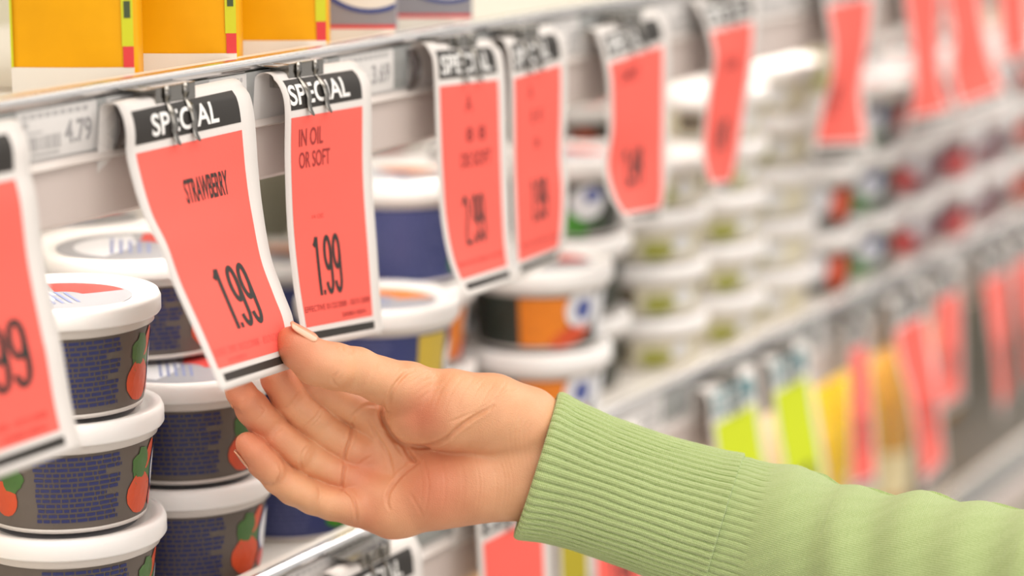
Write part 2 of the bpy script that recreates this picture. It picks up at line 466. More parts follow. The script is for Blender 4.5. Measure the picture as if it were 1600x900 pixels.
px_tag([(668, 76), (676, 92), (679, 140), (681, 200), (684, 270), (690, 347), (704, 413), (728, 466)],
       [(772, 70), (784, 84), (790, 130), (792, 200), (794, 270), (798, 377), (805, 440)],
       xat(678, 120), xat(790, 100), 'third full coral special tag from the left, curling outward at its lower left',
       [('SPECIAL', 0.1, 0.8, 0.037, 0.112, 0.022, WHITEINK), ('A', .4, .5, .20, .27, .0, BR), ('8 8', .4, .68, .33, .39, .02, BR), ('DE SOFT', .32, .75, .43, .49, .02, BR), ('2.99', .3, .62, .60, .80, .035), (FINE, .1, .85, .86, .875, .0, BR)], clip=(.4, .6))
px_tag([(788, 68), (794, 82), (797, 130), (798, 200), (799, 270), (803, 377), (808, 438)],
       [(868, 47), (881, 60), (885, 100), (885, 168), (883, 240), (887, 297), (882, 370), (872, 408)],
       xat(795, 100), xat(885, 90), 'fourth full coral special tag, overlapping the right edge of the third',
       [('SPECIAL', 0.1, 0.7, 0.037, 0.112, 0.022, WHITEINK), ('A', .3, .38, .20, .26, .0, BR), ('E E', .35, .55, .31, .36, .01, BR), ('B', .42, .5, .43, .47, .01, BR), ('1.99', .32, .62, .60, .78, .035), (FINE, .1, .85, .86, .875, .0, BR)], clip=(.3, .5))
px_tag([(932, 55), (940, 80), (948, 120), (950, 160), (950, 205), (943, 265), (958, 315), (986, 352)],
       [(1030, 20), (1043, 38), (1046, 80), (1045, 150), (1045, 220), (1043, 297), (1030, 345)],
       xat(942, 80), xat(1044, 60), 'fifth full coral special tag, blurred, with a wide white right margin',
       [('SPECIAL', 0.1, 0.55, 0.037, 0.112, 0.022, WHITEINK), ('DAIRY', .2, .5, .2, .27, .02, BR), ('2.49', .28, .58, .60, .80, .035)], clip=(.4, .6))
px_tag([(1086, 8), (1098, 30), (1108, 60), (1113, 95), (1104, 150), (1096, 225), (1104, 275), (1122, 303)],
       [(1172, -14), (1184, 2), (1182, 60), (1176, 110), (1170, 150), (1160, 223), (1146, 280), (1134, 302)],
       xat(1105, 40), xat(1182, 20), 'narrow twisted coral special tag tapering to a point at its bottom',
       [('SPECIAL', 0.1, 0.8, 0.037, 0.112, 0.022, WHITEINK), ('SOUR', .3, .6, .3, .36, .02, BR), ('1.49', .28, .58, .60, .78, .035)], clip=(.4, .6))
px_tag([(1275, -30), (1284, -10), (1290, 18), (1299, 75), (1296, 120), (1282, 168), (1264, 243)],
       [(1358, -48), (1368, -30), (1366, 15), (1358, 75), (1349, 135), (1357, 195), (1365, 240)],
       xat(1285, 10), xat(1368, 5), 'blurred coral special tag shaped like an hourglass, above the green and orange tubs',
       [('SPECIAL', 0.1, 0.8, 0.037, 0.112, 0.022, WHITEINK), ('1.99', .1, .4, .60, .78, .02, BR)], clip=(.4, .6))
px_tag([(1400, -60), (1410, -45), (1412, 0), (1424, 80), (1426, 150), (1410, 205)],
       [(1468, -75), (1475, -60), (1472, 0), (1468, 80), (1478, 140), (1500, 183)],
       xat(1412, 0), xat(1478, 0), 'blurred coral special tag next right of the hourglass shaped one', [('SPECIAL', 0.1, 0.8, 0.037, 0.112, 0.022, WHITEINK)], clip=(.4, .6))
px_tag([(1466, -80), (1474, -65), (1476, 0), (1486, 60), (1484, 120), (1500, 182)],
       [(1528, -95), (1537, -80), (1537, 0), (1546, 60), (1562, 110), (1583, 152)],
       xat(1476, 0), xat(1540, 0), 'blurred coral special tag flaring at its bottom near the upper right corner', [('SPECIAL', 0.1, 0.8, 0.037, 0.112, 0.022, WHITEINK)], clip=(.4, .6))
px_tag([(1545, -100), (1555, -85), (1558, 0), (1560, 40), (1566, 110)], [(1600, -115), (1607, -100), (1609, 0), (1615, 90)],
       xat(1557, 0), xat(1608, 0), 'coral special tag at the upper right frame edge', [('SPECIAL', 0.1, 0.8, 0.037, 0.112, 0.022, WHITEINK)], clip=(.4, .6))


# tags on the middle shelf's edge
def low_tag(xl, xr, label, ink=None, head=None, l=0.135, sagL=0.004, sagR=0.004, drop=0.0, txt=True):
    z0 = ZM - 0.0145 - drop
    def edge(x, sag): return [(x, YT + 0.003, z0), (x, YT, z0 - 0.006), (x, YT - 0.001, z0 - 0.02), (x, YT - 0.002 - sag * .2, z0 - 0.05), (x, YT - 0.002 - sag * .6, z0 - 0.09), (x, YT - 0.002 - sag, z0 - l)]
    return sale_tag([np.array(p) for p in edge(xl, sagL)], [np.array(p) for p in edge(xr, sagR)], label,
                    [('SPECIAL', 0.12, 0.74, 0.037, 0.112, 0.022, WHITEINK), ('1.99', .3, .7, .56, .77, .03)] if txt else [], ink=ink, head=head,
                    group='price tags on the middle shelf edge', zrail=ZM)


low_tag(1.112, 1.198, 'black-headed special tag whose top shows below the hand', sagL=.0, sagR=0.0)
low_tag(1.262, 1.352, 'coral special tag below the wrist, left of the sweater cuff')
low_tag(1.362, 1.405, 'narrow olive yellow tag under the sweater cuff', ink=mat('olive_ink', (176, 160, 20), .7))
low_tag(1.408, 1.49, 'coral special tag at the bottom edge under the sweater')
low_tag(1.597, 1.685, 'left one of the lime tags with teal headers', ink=LIME, head=TEAL, l=.15, sagL=.02, sagR=.02)
low_tag(1.705, 1.785, 'right one of the lime tags with teal headers', ink=LIME, head=TEAL, l=.15, sagL=.02, sagR=.02)
low_tag(1.865, 1.905, 'narrow blurred coral tag left of the yellow bottle highlights', l=.14, sagR=.012)
low_tag(1.965, 2.05, 'blurred coral tag hanging between yellow bottles at the right', l=.16, sagL=.03, sagR=.02)
low_tag(2.07, 2.14, 'short blurred coral tag right of the tall one under the middle shelf', l=.12)
low_tag(2.20, 2.275, 'blurred coral tag under the middle shelf at the right frame edge', l=.15, sagL=.02)
low_tag(2.29, 2.36, 'coral tag on the middle shelf edge cut by the right frame edge', l=.15, sagL=.02)


# ------------------------------------------------------------------ tubs
R_TOP, R_BOT, H_B, R_LID = 0.0445, 0.0395, 0.047, 0.0495


def cone_r(z, H=H_B): return R_BOT + (R_TOP - R_BOT) * z / H


def wrap0(mb, pts, off=0.0003, mi=0, H=H_B):
    """polygon given as (angle deg, z) fanned onto the tub wall; subdivided strips when it is a rectangle (a0,a1,z0,z1)"""
    def P(a, z):
        r = cone_r(z, H) + off; a = math.radians(a); return (r * math.cos(a), r * math.sin(a), z)
    if isinstance(pts, tuple):
        a0, a1, z0, z1 = pts; n = max(1, int(abs(a1 - a0) / 5))
        v = [];
        for k in range(n + 1): a = a0 + (a1 - a0) * k / n; v += [P(a, z0), P(a, z1)]
        mb.add(v, [(2 * k, 2 * k + 2, 2 * k + 3, 2 * k + 1) for k in range(n)], mi)
    else:
        ca = sum(p[0] for p in pts) / len(pts); cz = sum(p[1] for p in pts) / len(pts)
        v = [P(ca, cz)]; n = len(pts)
        for f in (.5, 1.0): v += [P(ca + (a - ca) * f, cz + (z - cz) * f) for a, z in pts]
        fs = [(0, 1 + k, 1 + (k + 1) % n) for k in range(n)] + [(1 + k, 1 + n + k, 1 + n + (k + 1) % n, 1 + (k + 1) % n) for k in range(n)]
        mb.add(v, fs, mi)


def blob(a, z, ra, rz, n=18, wob=0.0, seed=0, rot=0):
    rr = random.Random(seed); out = []
    for k in range(n):
        t = 2 * PI * k / n; w_ = 1 + wob * (rr.random() - .5) * 2
        u, v = ra * math.cos(t) * w_, rz * math.sin(t) * w_
        c, s = math.cos(rot), math.sin(rot)
        # angles and heights have different units: 1 deg ~ 0.75 mm
        uu = u * 0.00075; x = uu * c - v * s; y = uu * s + v * c
        out.append((a + x / 0.00075, z + y))
    return out


NAVYT = mat('navy_print', (36, 42, 94), 0.45); TAUPE = mat('taupe_label', (94, 84, 77), 0.4, vary=.1, vscale=40)
TOM = mat('tomato_print', (204, 74, 34), 0.4, vary=.15, vscale=90); PEP = mat('green_print', (64, 104, 44), 0.4, vary=.25, vscale=120); WOV = mat('white_oval_print', (222, 222, 226), 0.4)
NAVY = mat('navy_label', (50, 58, 110), 0.4, vary=.12, vscale=40); YEL = mat('yellow_print', (206, 176, 60), .4); ORG = mat('orange_print', (222, 124, 24), .4, vary=.15, vscale=80)
DKG = mat('black_green_label', (46, 50, 42), .4, vary=.2, vscale=50); GRN = mat('bright_green_print', (62, 138, 30), .4, vary=.3, vscale=120)
PALE = mat('cream_label', (214, 206, 180), .45, vary=.06, vscale=30); OLV = mat('olive_print', (150, 150, 62), .4, vary=.2, vscale=80); BRN = mat('brown_print', (92, 80, 64), .4)
PUR = mat('plum_label', (120, 84, 90), .45, vary=.2, vscale=60); REDP = mat('red_print', (206, 70, 66), .4); GREYL = mat('grey_lid_print', (160, 160, 166), .4); BLUE = mat('blue_print', (70, 84, 150), .4)
RIMC = mat('clear_tub_rim', (206, 198, 192), .3)


def textblock0(mb, a0, a1, z0, z1, n, seed, mi=0, H=H_B):
    rr = random.Random(seed); dz = (z1 - z0) / n
    for i in range(n):
        a = a0 + rr.random() * 2; z = z1 - (i + .8) * dz
        end = a1 - rr.random() * (12 if i % 4 == 3 else 3)
        while a < end:
            w_ = 2 + rr.random() * 5; wrap0(mb, (a, min(a + w_, end), z, z + dz * .62), .0004, mi, H); a += w_ + 1.0


def make_tub(kind, H=H_B, lid_t=0.0105):
    t = empty('plastic_tub')
    body_m = {'veg': TAUPE, 'navy': NAVY, 'orange': DKG, 'green': DKG, 'pale': PALE, 'garden': DKG, 'plum': PUR}[kind]
    b = MB(); b.lathe([(R_BOT - .004, 0.0), (R_BOT, 0.0008), (cone_r(.003, H), .003)], 72, 1)
    b.lathe([(cone_r(.003, H), .003), (cone_r(H - .006, H), H - .006)], 72, 0, cap=False)
    b.lathe([(cone_r(H - .006, H), H - .006), (R_TOP + .0015, H - .005), (R_TOP + .0015, H)], 72, 1, cap=False)
    b.build('tub_body', body_m, t, True, mats=[body_m, RIMC])
    zl = H - 0.001; l = MB()
    Rl = R_LID
    l.lathe([(R_TOP + .002, zl), (Rl - .0008, zl), (Rl, zl + .0012), (Rl, zl + lid_t - .003), (Rl - .0012, zl + lid_t - .0004), (Rl - .0025, zl + lid_t), (Rl - .006, zl + lid_t - .0003), (Rl - .0075, zl + lid_t - .0025), (Rl - .012, zl + lid_t - .003), (.0005, zl + lid_t - .003)], 96)
    lid = l.build('lid', LIDW, t, True)
    zt = zl + lid_t - .0027
    def disc(mb, r0, r1, a0, a1, mi=0, z=zt):
        n = max(3, int(abs(a1 - a0) / 6)); v = []
        for k in range(n + 1):
            a = math.radians(a0 + (a1 - a0) * k / n); v += [(r0 * math.cos(a), r0 * math.sin(a), z), (r1 * math.cos(a), r1 * math.sin(a), z)]
        mb.add(v, [(2 * k, 2 * k + 1, 2 * k + 3, 2 * k + 2) for k in range(n)], mi)
    p = MB()
    if kind in ('veg', 'navy', 'green', 'orange', 'garden', 'plum'):
        disc(p, .0, .0355, 0, 360, 0, zt); disc(p, .012, .034, 95, 175, 1, zt + .0001); disc(p, .004, .028, 185, 330, 2, zt + .0001)
        for k in range(5): p.add([(-.02 + k * .003, -.012 + k * .004, zt + .0002), (.018, -.012 + k * .004, zt + .0002), (.018, -.0105 + k * .004, zt + .0002), (-.02 + k * .003, -.0105 + k * .004, zt + .0002)], [(0, 1, 2, 3)], 3)
        p.build('lid_print', GREYL, lid, mats=[GREYL, REDP if kind != 'navy' else ORG, WOV, mat('pale_blue_print', (132, 142, 182), .4)])
    q = MB(); sH = H / .047
    def wrap(mb, pts, off=.0003, mi=0): wrap0(mb, pts, off, mi, H)
    def textblock(mb, a0, a1, z0, z1, n, seed, mi=0): textblock0(mb, a0, a1, z0, z1, n, seed, mi, H)
    if kind == 'veg':
        textblock(q, -34, 26, .006, H - .007, 13, 5, 0)
        wrap(q, blob(50, .026, 12, .010, seed=1, rot=.8), .00035, 2); wrap(q, blob(47, .015, 15, .0105, wob=.06, seed=2), .0004, 1); wrap(q, blob(58, .033, 5, .008, rot=-.6), .0004, 1)
        wrap(q, blob(46, .030, 9, .0075, wob=.2, seed=5), .00045, 2); wrap(q, blob(78, .024, 16, .0125), .00045, 4); wrap(q, blob(78, .024, 14, .011), .0005, 3); textblock(q, 70, 88, .02, .03, 2, 3, 4); wrap(q, blob(72, .009, 9, .005), .00045, 5)
        wrap(q, blob(-58, .017, 11, .009), .0004, 1); wrap(q, blob(-50, .028, 10, .007, wob=.2, seed=9), .00042, 2)
        ms = [NAVYT, TOM, PEP, WOV, BLUE, REDP]
    elif kind == 'navy':
        textblock(q, -60, 8, .006, H - .008, 12, 8, 0); wrap(q, (30, 62, .006, .040 * sH), .0003, 1); wrap(q, blob(34, .012, 14, .007, wob=.2, seed=4), .0004, 2); wrap(q, blob(78, .022, 15, .011), .0004, 3)
        ms = [mat('pale_navy_print', (78, 84, 132), .45), YEL, GRN, WOV]
    elif kind == 'orange':
        wrap(q, (-18, 26, .004, .036), .0003, 0); wrap(q, blob(-22, .041, 45, .003), .00035, 1); wrap(q, blob(42, .027, 19, .013), .0004, 2); wrap(q, blob(42, .027, 9, .007), .00045, 3); wrap(q, blob(30, .010, 22, .006, rot=.3), .00042, 4); wrap(q, (62, 100, .006, .036), .0003, 2)
        ms = [ORG, PEP, WOV, BLUE, TOM]
    elif kind == 'green':
        wrap(q, blob(-22, .031, 18, .012, wob=.1, seed=3), .0003, 0); wrap(q, blob(-5, .010, 38, .0085, wob=.25, seed=6, n=30), .00035, 1); wrap(q, blob(24, .025, 18, .012), .0004, 2); wrap(q, blob(28, .03, 9, .005), .00045, 3)
        ms = [TOM, GRN, WOV, BLUE]
    elif kind == 'pale':
        wrap(q, (-35, -8, .006, H * .8), .0003, 0); wrap(q, blob(18, H * .35, 17, H * .25, wob=.2, seed=6), .00035, 1); wrap(q, blob(45, H * .5, 12, H * .22), .0004, 2)
        ms = [BRN, OLV, WOV]
    elif kind == 'garden':
        wrap(q, blob(-30, .026, 22, .018, wob=.2, seed=3), .0003, 1); wrap(q, blob(-12, .012, 14, .008), .00035, 0); wrap(q, blob(14, .026, 17, .013), .0004, 2); wrap(q, blob(46, .022, 16, .014), .0004, 0)
        ms = [TOM, PEP, WOV]
    else:
        wrap(q, blob(-30, .026, 22, .012), .0003, 1); wrap(q, blob(20, .016, 22, .010), .00035, 0); wrap(q, blob(45, .03, 12, .010), .0004, 2)
        ms = [REDP, mat('slate_print', (84, 92, 106), .45), WOV]
    q.build('label_print', ms[0], t, mats=ms)
    return t


protos = {}
DESC = {'veg': 'taupe tub with navy print and a tomato picture', 'navy': 'navy blue tub', 'orange': 'black tub with an orange panel', 'green': 'dark tub with orange and green vegetables',
        'pale': 'flat cream coloured tub with olive print', 'garden': 'dark green tub with an orange spot', 'plum': 'plum coloured tub'}
LV = {1: ['alone'], 2: ['bottom', 'top'], 3: ['bottom', 'middle', 'top'], 4: ['bottom', 'second from bottom', 'third from bottom', 'top'], 5: ['bottom', 'second from bottom', 'middle', 'second from top', 'top'],
      6: ['bottom', 'second from bottom', 'third from bottom', 'third from top', 'second from top', 'top']}
DECK = ZM - 0.0105


def tub(kind, H, lid, x, y, z, rot, label, sxy=1.0, jitter=0.0):
    key = (kind, H, lid)
    if key not in protos: o = protos[key] = make_tub(kind, H, lid)
    else: o = copy_tree(protos[key])
    a = math.atan2(-y, -x) + math.radians(rot)
    o.location = (x + random.uniform(-1, 1) * jitter, y + random.uniform(-1, 1) * jitter, z); o.rotation_euler = (0, 0, a); o.scale = (sxy, sxy, 1)
    tag(o, label, 'tub', 'lidded tubs stacked on the middle shelf')
    return o


ROWF = [  # x, y, kind, count, body height, lid thickness, rotation, place
    (0.980, .782, 'veg', 3, .047, .0105, 14, 'stack at the left frame edge'), (1.080, .782, 'veg', 2, .047, .0105, 0, 'stack behind the strawberry tag'),
    (1.180, .782, 'navy', 1, .047, .0105, 10, 'below the fingers'), (1.280, .782, 'navy', 2, .047, .0115, 0, 'stack right of the second tag'),
    (1.375, .824, 'orange', 2, .042, .0125, 50, 'stack behind the third tag'), (1.462, .770, 'orange', 2, .043, .0125, 0, 'stack below the fourth tag'),
    (1.557, .802, 'green', 3, .045, .0115, 0, 'stack left of the fifth tag'), (1.658, .788, 'pale', 4, .029, .011, 0, 'stack right of the fifth tag'),
    (1.759, .785, 'pale', 5, .028, .0115, 10, 'stack below the pointed tag'), (1.860, .785, 'pale', 5, .03, .0115, -20, 'stack right of the pointed tag'),
    (1.961, .785, 'garden', 3, .045, .0115, 0, 'stack below the hourglass tag'), (2.062, .785, 'green', 3, .045, .0115, 10, 'stack next right of the hourglass tag'),
    (2.163, .785, 'plum', 3, .045, .0115, 0, 'second stack right of the hourglass tag'), (2.266, .785, 'plum', 3, .045, .0115, 30, 'third stack right of the hourglass tag'),
    (2.37, .785, 'plum', 3, .045, .0115, -20, 'fourth stack right of the hourglass tag'), (2.473, .785, 'garden', 3, .045, .0115, 0, 'front stack at the right frame edge'), (2.576, .785, 'plum', 3, .045, .0115, 0, 'farthest front stack')]
SHORT = {'veg': 'taupe tomato tub', 'navy': 'navy blue tub', 'orange': 'black and orange tub', 'green': 'dark tub with green print', 'pale': 'flat cream tub', 'garden': 'dark green tub', 'plum': 'plum coloured tub'}
for x, y, kind, n, H, lt, rot, place in ROWF:
    z = DECK
    for i in range(n):
        lab = SHORT[kind] + ', ' + (LV[n][i] + ' of the ' if n > 1 else '') + place
        tub(kind, H, lt, x, y, z, rot + random.uniform(-4, 4), lab, jitter=0.0003)
        z += H + lt - 0.0008
# bigger tubs resting on top of two stacks
tub('veg', .047, .0105, 1.112, .832, DECK + 2 * (.047 + .0105 - .0008), 0, 'wide tub with a red and grey printed lid, topmost behind the strawberry tag', 1.24)
tub('navy', .056, .0125, 1.375, .824, DECK + 2 * (.042 + .0125 - .0008), 30, 'tall navy tub with a thick white lid, between the second and third tags', 1.0)
tub('pale', .045, .016, 1.961, .792, DECK + 3 * (.045 + .0115 - .0008), 0, 'cream tub with a thick white lid, topmost beside the hourglass tag', 1.1)
ROWB = [(0.985, 'navy', 3), (1.085, 'green', 2), (1.185, 'green', 3), (1.29, 'navy', 1), (1.395, 'navy', 2), (1.50, 'orange', 3), (1.605, 'green', 3), (1.71, 'pale', 3), (1.815, 'garden', 3), (1.92, 'navy', 3), (2.025, 'garden', 3),
        (2.13, 'plum', 3), (2.235, 'plum', 3), (2.34, 'green', 3), (2.445, 'plum', 3), (2.55, 'green', 3), (2.655, 'plum', 3)]
ORD = ['first', 'second', 'third', 'fourth', 'fifth', 'sixth', 'seventh', 'eighth', 'ninth', 'tenth', 'eleventh', 'twelfth', 'thirteenth', 'fourteenth', 'fifteenth', 'sixteenth', 'seventeenth']
for j, (x, kind, n) in enumerate(ROWB):
    for i in range(n):
        if j == 1 and i >= 2: continue
        H = .029 if kind == 'pale' else .045
        if kind == 'veg': H = .047
        tub(kind, H, .0115 if kind != 'pale' else .011, x, .93, DECK + i * (H + (.0107 if kind != 'pale' else .0102)), random.uniform(-30, 30),
            SHORT[kind] + ', ' + (LV[n][i] + ' of ' if n > 1 else '') + 'the rear ' + ORD[j] + ' stack from the left', jitter=.0004)


# ------------------------------------------------------------------ packs on the upper shelf
GOLD = mat('gold_pack_film', (246, 172, 0), 0.45, spec=.25, vary=.16, vscale=28, bump=.6, bscale=45); PKW = mat('pack_white', (240, 234, 224), .4)
LYEL = mat('lime_edge', (214, 216, 30), .4); PRED = mat('pack_red', (228, 60, 62), .4); PDK = mat('pack_dark_print', (70, 84, 50), .4)
GRYP = mat('grey_pack', (150, 146, 152), .4); PBLU = mat('pack_blue', (52, 72, 142), .4)


def pack(x, yr, wd, kind, label, hgt=0.14):
    # origin at the right front corner; local +x runs left and back along the face, local +y goes deeper
    r = empty('cheese_pack' if kind == 'gold' else 'printed_carton', (x, yr, ZU - 0.0104))
    a = math.atan2(0.88, -0.475)
    r.rotation_euler = (0, 0, a)
    D = -0.03  # thickness away from the camera is local -y
    def P(u, d, z): return (u, d, z)
    body = MB(); nu, nz = 14, 16; front = []
    def bulge(u, z): return .0035 * math.sin(PI * min(1, max(0, u / wd))) * math.sin(PI * min(1, (z + .01) / hgt)) if kind == 'gold' else 0
    vs = []; fs = []
    for i in range(nz + 1):
        for j in range(nu + 1):
            u, z = wd * j / nu, hgt * i / nz; vs.append(P(u, bulge(u, z), z))
    n1 = nu + 1
    for i in range(nz):
        for j in range(nu): fs.append((i * n1 + j, (i + 1) * n1 + j, (i + 1) * n1 + j + 1, i * n1 + j + 1))
    b = len(vs)
    for i in range(nz + 1):
        for j in range(nu + 1):
            u, z = wd * j / nu, hgt * i / nz; vs.append(P(u, D - bulge(u, z), z))
    for i in range(nz):
        for j in range(nu): fs.append((b + i * n1 + j, b + i * n1 + j + 1, b + (i + 1) * n1 + j + 1, b + (i + 1) * n1 + j))
    for i in range(nz): fs += [(i * n1, b + i * n1, b + (i + 1) * n1, (i + 1) * n1), (i * n1 + nu, (i + 1) * n1 + nu, b + (i + 1) * n1 + nu, b + i * n1 + nu)]
    for j in range(nu): fs += [(j, j + 1, b + j + 1, b + j), (nz * n1 + j, b + nz * n1 + j, b + nz * n1 + j + 1, nz * n1 + j + 1)]
    mesh('wrapper', vs, fs, GOLD if kind == 'gold' else GRYP, r, kind == 'gold')
    def panel(name, u0, u1, z0, z1, m_, off=.0004):
        v = []; f = []; nu2, nz2 = 8, 10
        for i in range(nz2 + 1):
            for j in range(nu2 + 1):
                u = u0 + (u1 - u0) * j / nu2; z = z0 + (z1 - z0) * i / nz2; v.append(P(u, bulge(u, z) + off, z))
        for i in range(nz2):
            for j in range(nu2): k = i * (nu2 + 1) + j; f.append((k, k + nu2 + 1, k + nu2 + 2, k + 1))
        return mesh(name, v, f, m_, r)
    panel('white_base_strip', 0, wd, 0.0, .0125, PKW)
    if kind == 'gold':
        panel('right_edge_strip', 0, .0055, .0225, hgt, LYEL, .0006); panel('red_corner_mark', 0.0, .0050, .0125, .0225, PRED, .0007); panel('left_edge_line', wd - .0012, wd, .0125, hgt, LYEL, .0006)
        for k in range(4): panel('strip_print', .0012, .0042, .036 + k * .014, .044 + k * .014, PDK, .0009)
    else:
        panel('red_base_line', 0, wd, .0125, .0145, PRED, .0006)
        def ell(name, cu, cz, ru, rz, m_, off):
            n = 40; mesh(name, [P(min(wd, max(0, cu + ru * math.cos(2 * PI * k / n))), off, cz + rz * math.sin(2 * PI * k / n)) for k in range(n)], [tuple(range(n))[::-1]], m_, r)
        ell('blue_oval', .014, .052, .034, .031, PBLU, .0007); ell('white_oval', .014, .052, .031, .0285, PKW, .001)
        panel('red_print', .004, .018, .034, .037, PRED, .0013); panel('red_print', .004, .018, .040, .0425, PRED, .0013)
    return tag(r, label, 'cheese pack' if kind == 'gold' else 'carton', 'packs standing on the upper shelf')


for i, (px, py, l_) in enumerate([(205, 105, 'golden yellow pack with a lime edge strip, leftmost on the upper shelf'), (365, 83, 'golden yellow pack with a lime edge strip, middle one on the upper shelf'), (505, 63, 'golden yellow pack with a lime edge strip, right one beside the grey cartons')]):
    p = aZ(px, py, ZU + .002); pack(float(p[0]) , float(p[1]) - .002, .0585, 'gold', l_)
p = aZ(1, 100, ZU + .004); pack(float(p[0]), float(p[1]) + .012, .05, 'grey', 'whitish carton at the upper left corner beside the golden packs')
for px, py, l_ in ((618, 45, 'grey carton with a blue ringed white oval, next to the golden packs'), (737, 28, 'grey carton with a blue ringed white oval, rightmost on the upper shelf')):
    p = aZ(px, py, ZU + .002); pack(float(p[0]), float(p[1]), .055, 'grey', l_)


# ------------------------------------------------------------------ lower shelf goods
def bottle(x, y, colour, label, h=.20, r=.034, capc=(240, 236, 220)):
    t = empty('plastic_bottle', (x, y, ZL - .0104))
    b = MB(); b.lathe([(r * .8, 0), (r, .004), (r, h * .55), (r * .92, h * .63), (r * .5, h * .78), (r * .36, h * .84), (r * .36, h * .88)], 32)
    b.build('bottle_body', colour, t, True)
    c = MB(); c.lathe([(r * .45, h * .875), (r * .45, h * .98), (r * .4, h)], 24); c.build('cap', mat('bottle_cap', capc, .4), t, True)
    l = MB(); l.lathe([(r + .0004, h * .15), (r + .0004, h * .35)], 32, cap=False); l.build('bottle_label', mat('bottle_label_cream', (238, 224, 180), .5), t, True)
    return tag(t, label, 'bottle', 'bottles on the lowest shelf')


YB = mat('yellow_bottle', (232, 190, 16), .12, coat=.5); AM = mat('amber_bottle', (214, 160, 70), .12, coat=.5); ORB = mat('orange_bottle', (240, 140, 60), .12, coat=.5); CRM = mat('cream_bottle', (236, 214, 160), .2)
BO = [(1.80, YB, 'yellow'), (1.875, CRM, 'cream'), (1.95, YB, 'yellow'), (2.03, YB, 'yellow'), (2.11, AM, 'amber'), (2.19, AM, 'amber'), (2.27, YB, 'yellow'), (2.35, ORB, 'orange'), (2.43, ORB, 'orange'), (2.51, AM, 'amber')]
for i, (x, m_, c_) in enumerate(BO):
    bottle(x, .772 if x < 2.15 else .86, m_, '%s plastic bottle, %s from the left among the front bottles' % (c_, ORD[i]))
for i, x in enumerate((1.83, 1.93, 2.03, 2.13, 2.23, 2.33, 2.43, 2.53)):
    bottle(x, .86 if x < 2.15 else .95, (YB, AM)[i % 2], '%s plastic bottle, %s from the left in the rear row' % (('yellow', 'amber')[i % 2], ORD[i]), h=.2, r=.032)


def carton(x, y, z0, wx, wy, h, rgb, label, rot=0.0, band=(70, 76, 110)):
    t = empty('food_carton', (x, y, z0), rot)
    b = MB(); b.box((-wx / 2, -wy / 2, 0), (wx / 2, wy / 2, h)); b.build('box', mat('carton_%d_%d_%d' % rgb, rgb, .45), t, bevel=.0015)
    q = MB()
    for s in (0, 1):
        q.add([(-wx / 2 + .004, -wy / 2 - .0004, h * .25), (wx / 2 * .3, -wy / 2 - .0004, h * .25), (wx / 2 * .3, -wy / 2 - .0004, h * .7), (-wx / 2 + .004, -wy / 2 - .0004, h * .7)], [(0, 1, 2, 3)])
        q.add([(-wx / 2 - .0004, wy / 2 - .004, h * .3), (-wx / 2 - .0004, -wy / 2 + .004, h * .3), (-wx / 2 - .0004, -wy / 2 + .004, h * .75), (-wx / 2 - .0004, wy / 2 - .004, h * .75)], [(0, 1, 2, 3)])
    q.build('printed_panel', mat('carton_band_%d_%d_%d' % band, band, .45), t)
    return tag(t, label, 'carton', 'cartons on the lowest shelf')


CT = [(1.16, (120, 128, 116), (60, 64, 60)), (1.255, (214, 176, 132), (200, 160, 118)), (1.35, (206, 170, 130), (84, 84, 110)), (1.445, (214, 206, 200), (70, 70, 90)), (1.54, (206, 200, 196), (60, 60, 62)), (1.635, (200, 190, 178), (110, 80, 80)), (1.73, (196, 170, 150), (150, 110, 90))]
CN = ['grey green', 'tan', 'tan', 'white', 'white', 'beige', 'beige']
for i, (x, c_, b_) in enumerate(CT):
    carton(x, .80, ZL - .0104, .085, .09, .165 if i else .19, c_, '%s food carton, %s from the left on the lowest shelf' % (CN[i], ORD[i]), band=b_)
    carton(x + .02, .91, ZL - .0104, .085, .09, .18, b_, '%s food carton behind, %s from the left in the rear row' % ('dark', ORD[i]), band=c_)


# ------------------------------------------------------------------ the shopper's hand, grown as one skin surface
ZH = 1295.0     # mm in front of the lens where the palm lies


def L3(px, py, w_):
    Z = ZH - w_
    return np.array([(px - 800) * Z / FPX, -(py - 450) * Z / FPX, w_], dtype=np.float32)


RS = ZH / FPX   # mm per pixel for radii
HM = Matrix.Identity(4)
ORG_H = CAM + FW * ZH / 1000
for i in range(3):
    HM[i][0], HM[i][1], HM[i][2], HM[i][3] = RT[i], UP[i], -FW[i], ORG_H[i]

GS = 0.54
lo = np.array([-156., -132., -46.], np.float32); hi = np.array([62., 16., 72.], np.float32)
gn = np.ceil((hi - lo) / GS).astype(int)
ax = [lo[i] + GS * np.arange(gn[i], dtype=np.float32) for i in range(3)]


def field(): return np.full(tuple(gn), 40.0, np.float32)


def add_cone(F, a, b, ra, rb, k, pad=9.0):
    """smooth-union a round cone from a to b into field F"""
    mn = np.minimum(a - ra, b - rb) - pad; mx = np.maximum(a + ra, b + rb) + pad
    i0 = np.clip(((mn - lo) / GS).astype(int), 0, gn - 1); i1 = np.clip(((mx - lo) / GS).astype(int) + 1, 1, gn)
    sl = tuple(slice(i0[i], i1[i]) for i in range(3))
    X = ax[0][sl[0]][:, None, None]; Y = ax[1][sl[1]][None, :, None]; Z = ax[2][sl[2]][None, None, :]
    d = b - a; l2 = float(d @ d)
    px, py, pz = X - a[0], Y - a[1], Z - a[2]
    t = np.clip((px * d[0] + py * d[1] + pz * d[2]) / l2, 0, 1)
    s = np.sqrt((px - t * d[0]) ** 2 + (py - t * d[1]) ** 2 + (pz - t * d[2]) ** 2) - (ra + (rb - ra) * t)
    g = F[sl]
    h = np.clip(k - np.abs(g - s), 0, None) / k
    F[sl] = np.minimum(g, s) - h * h * k * 0.25


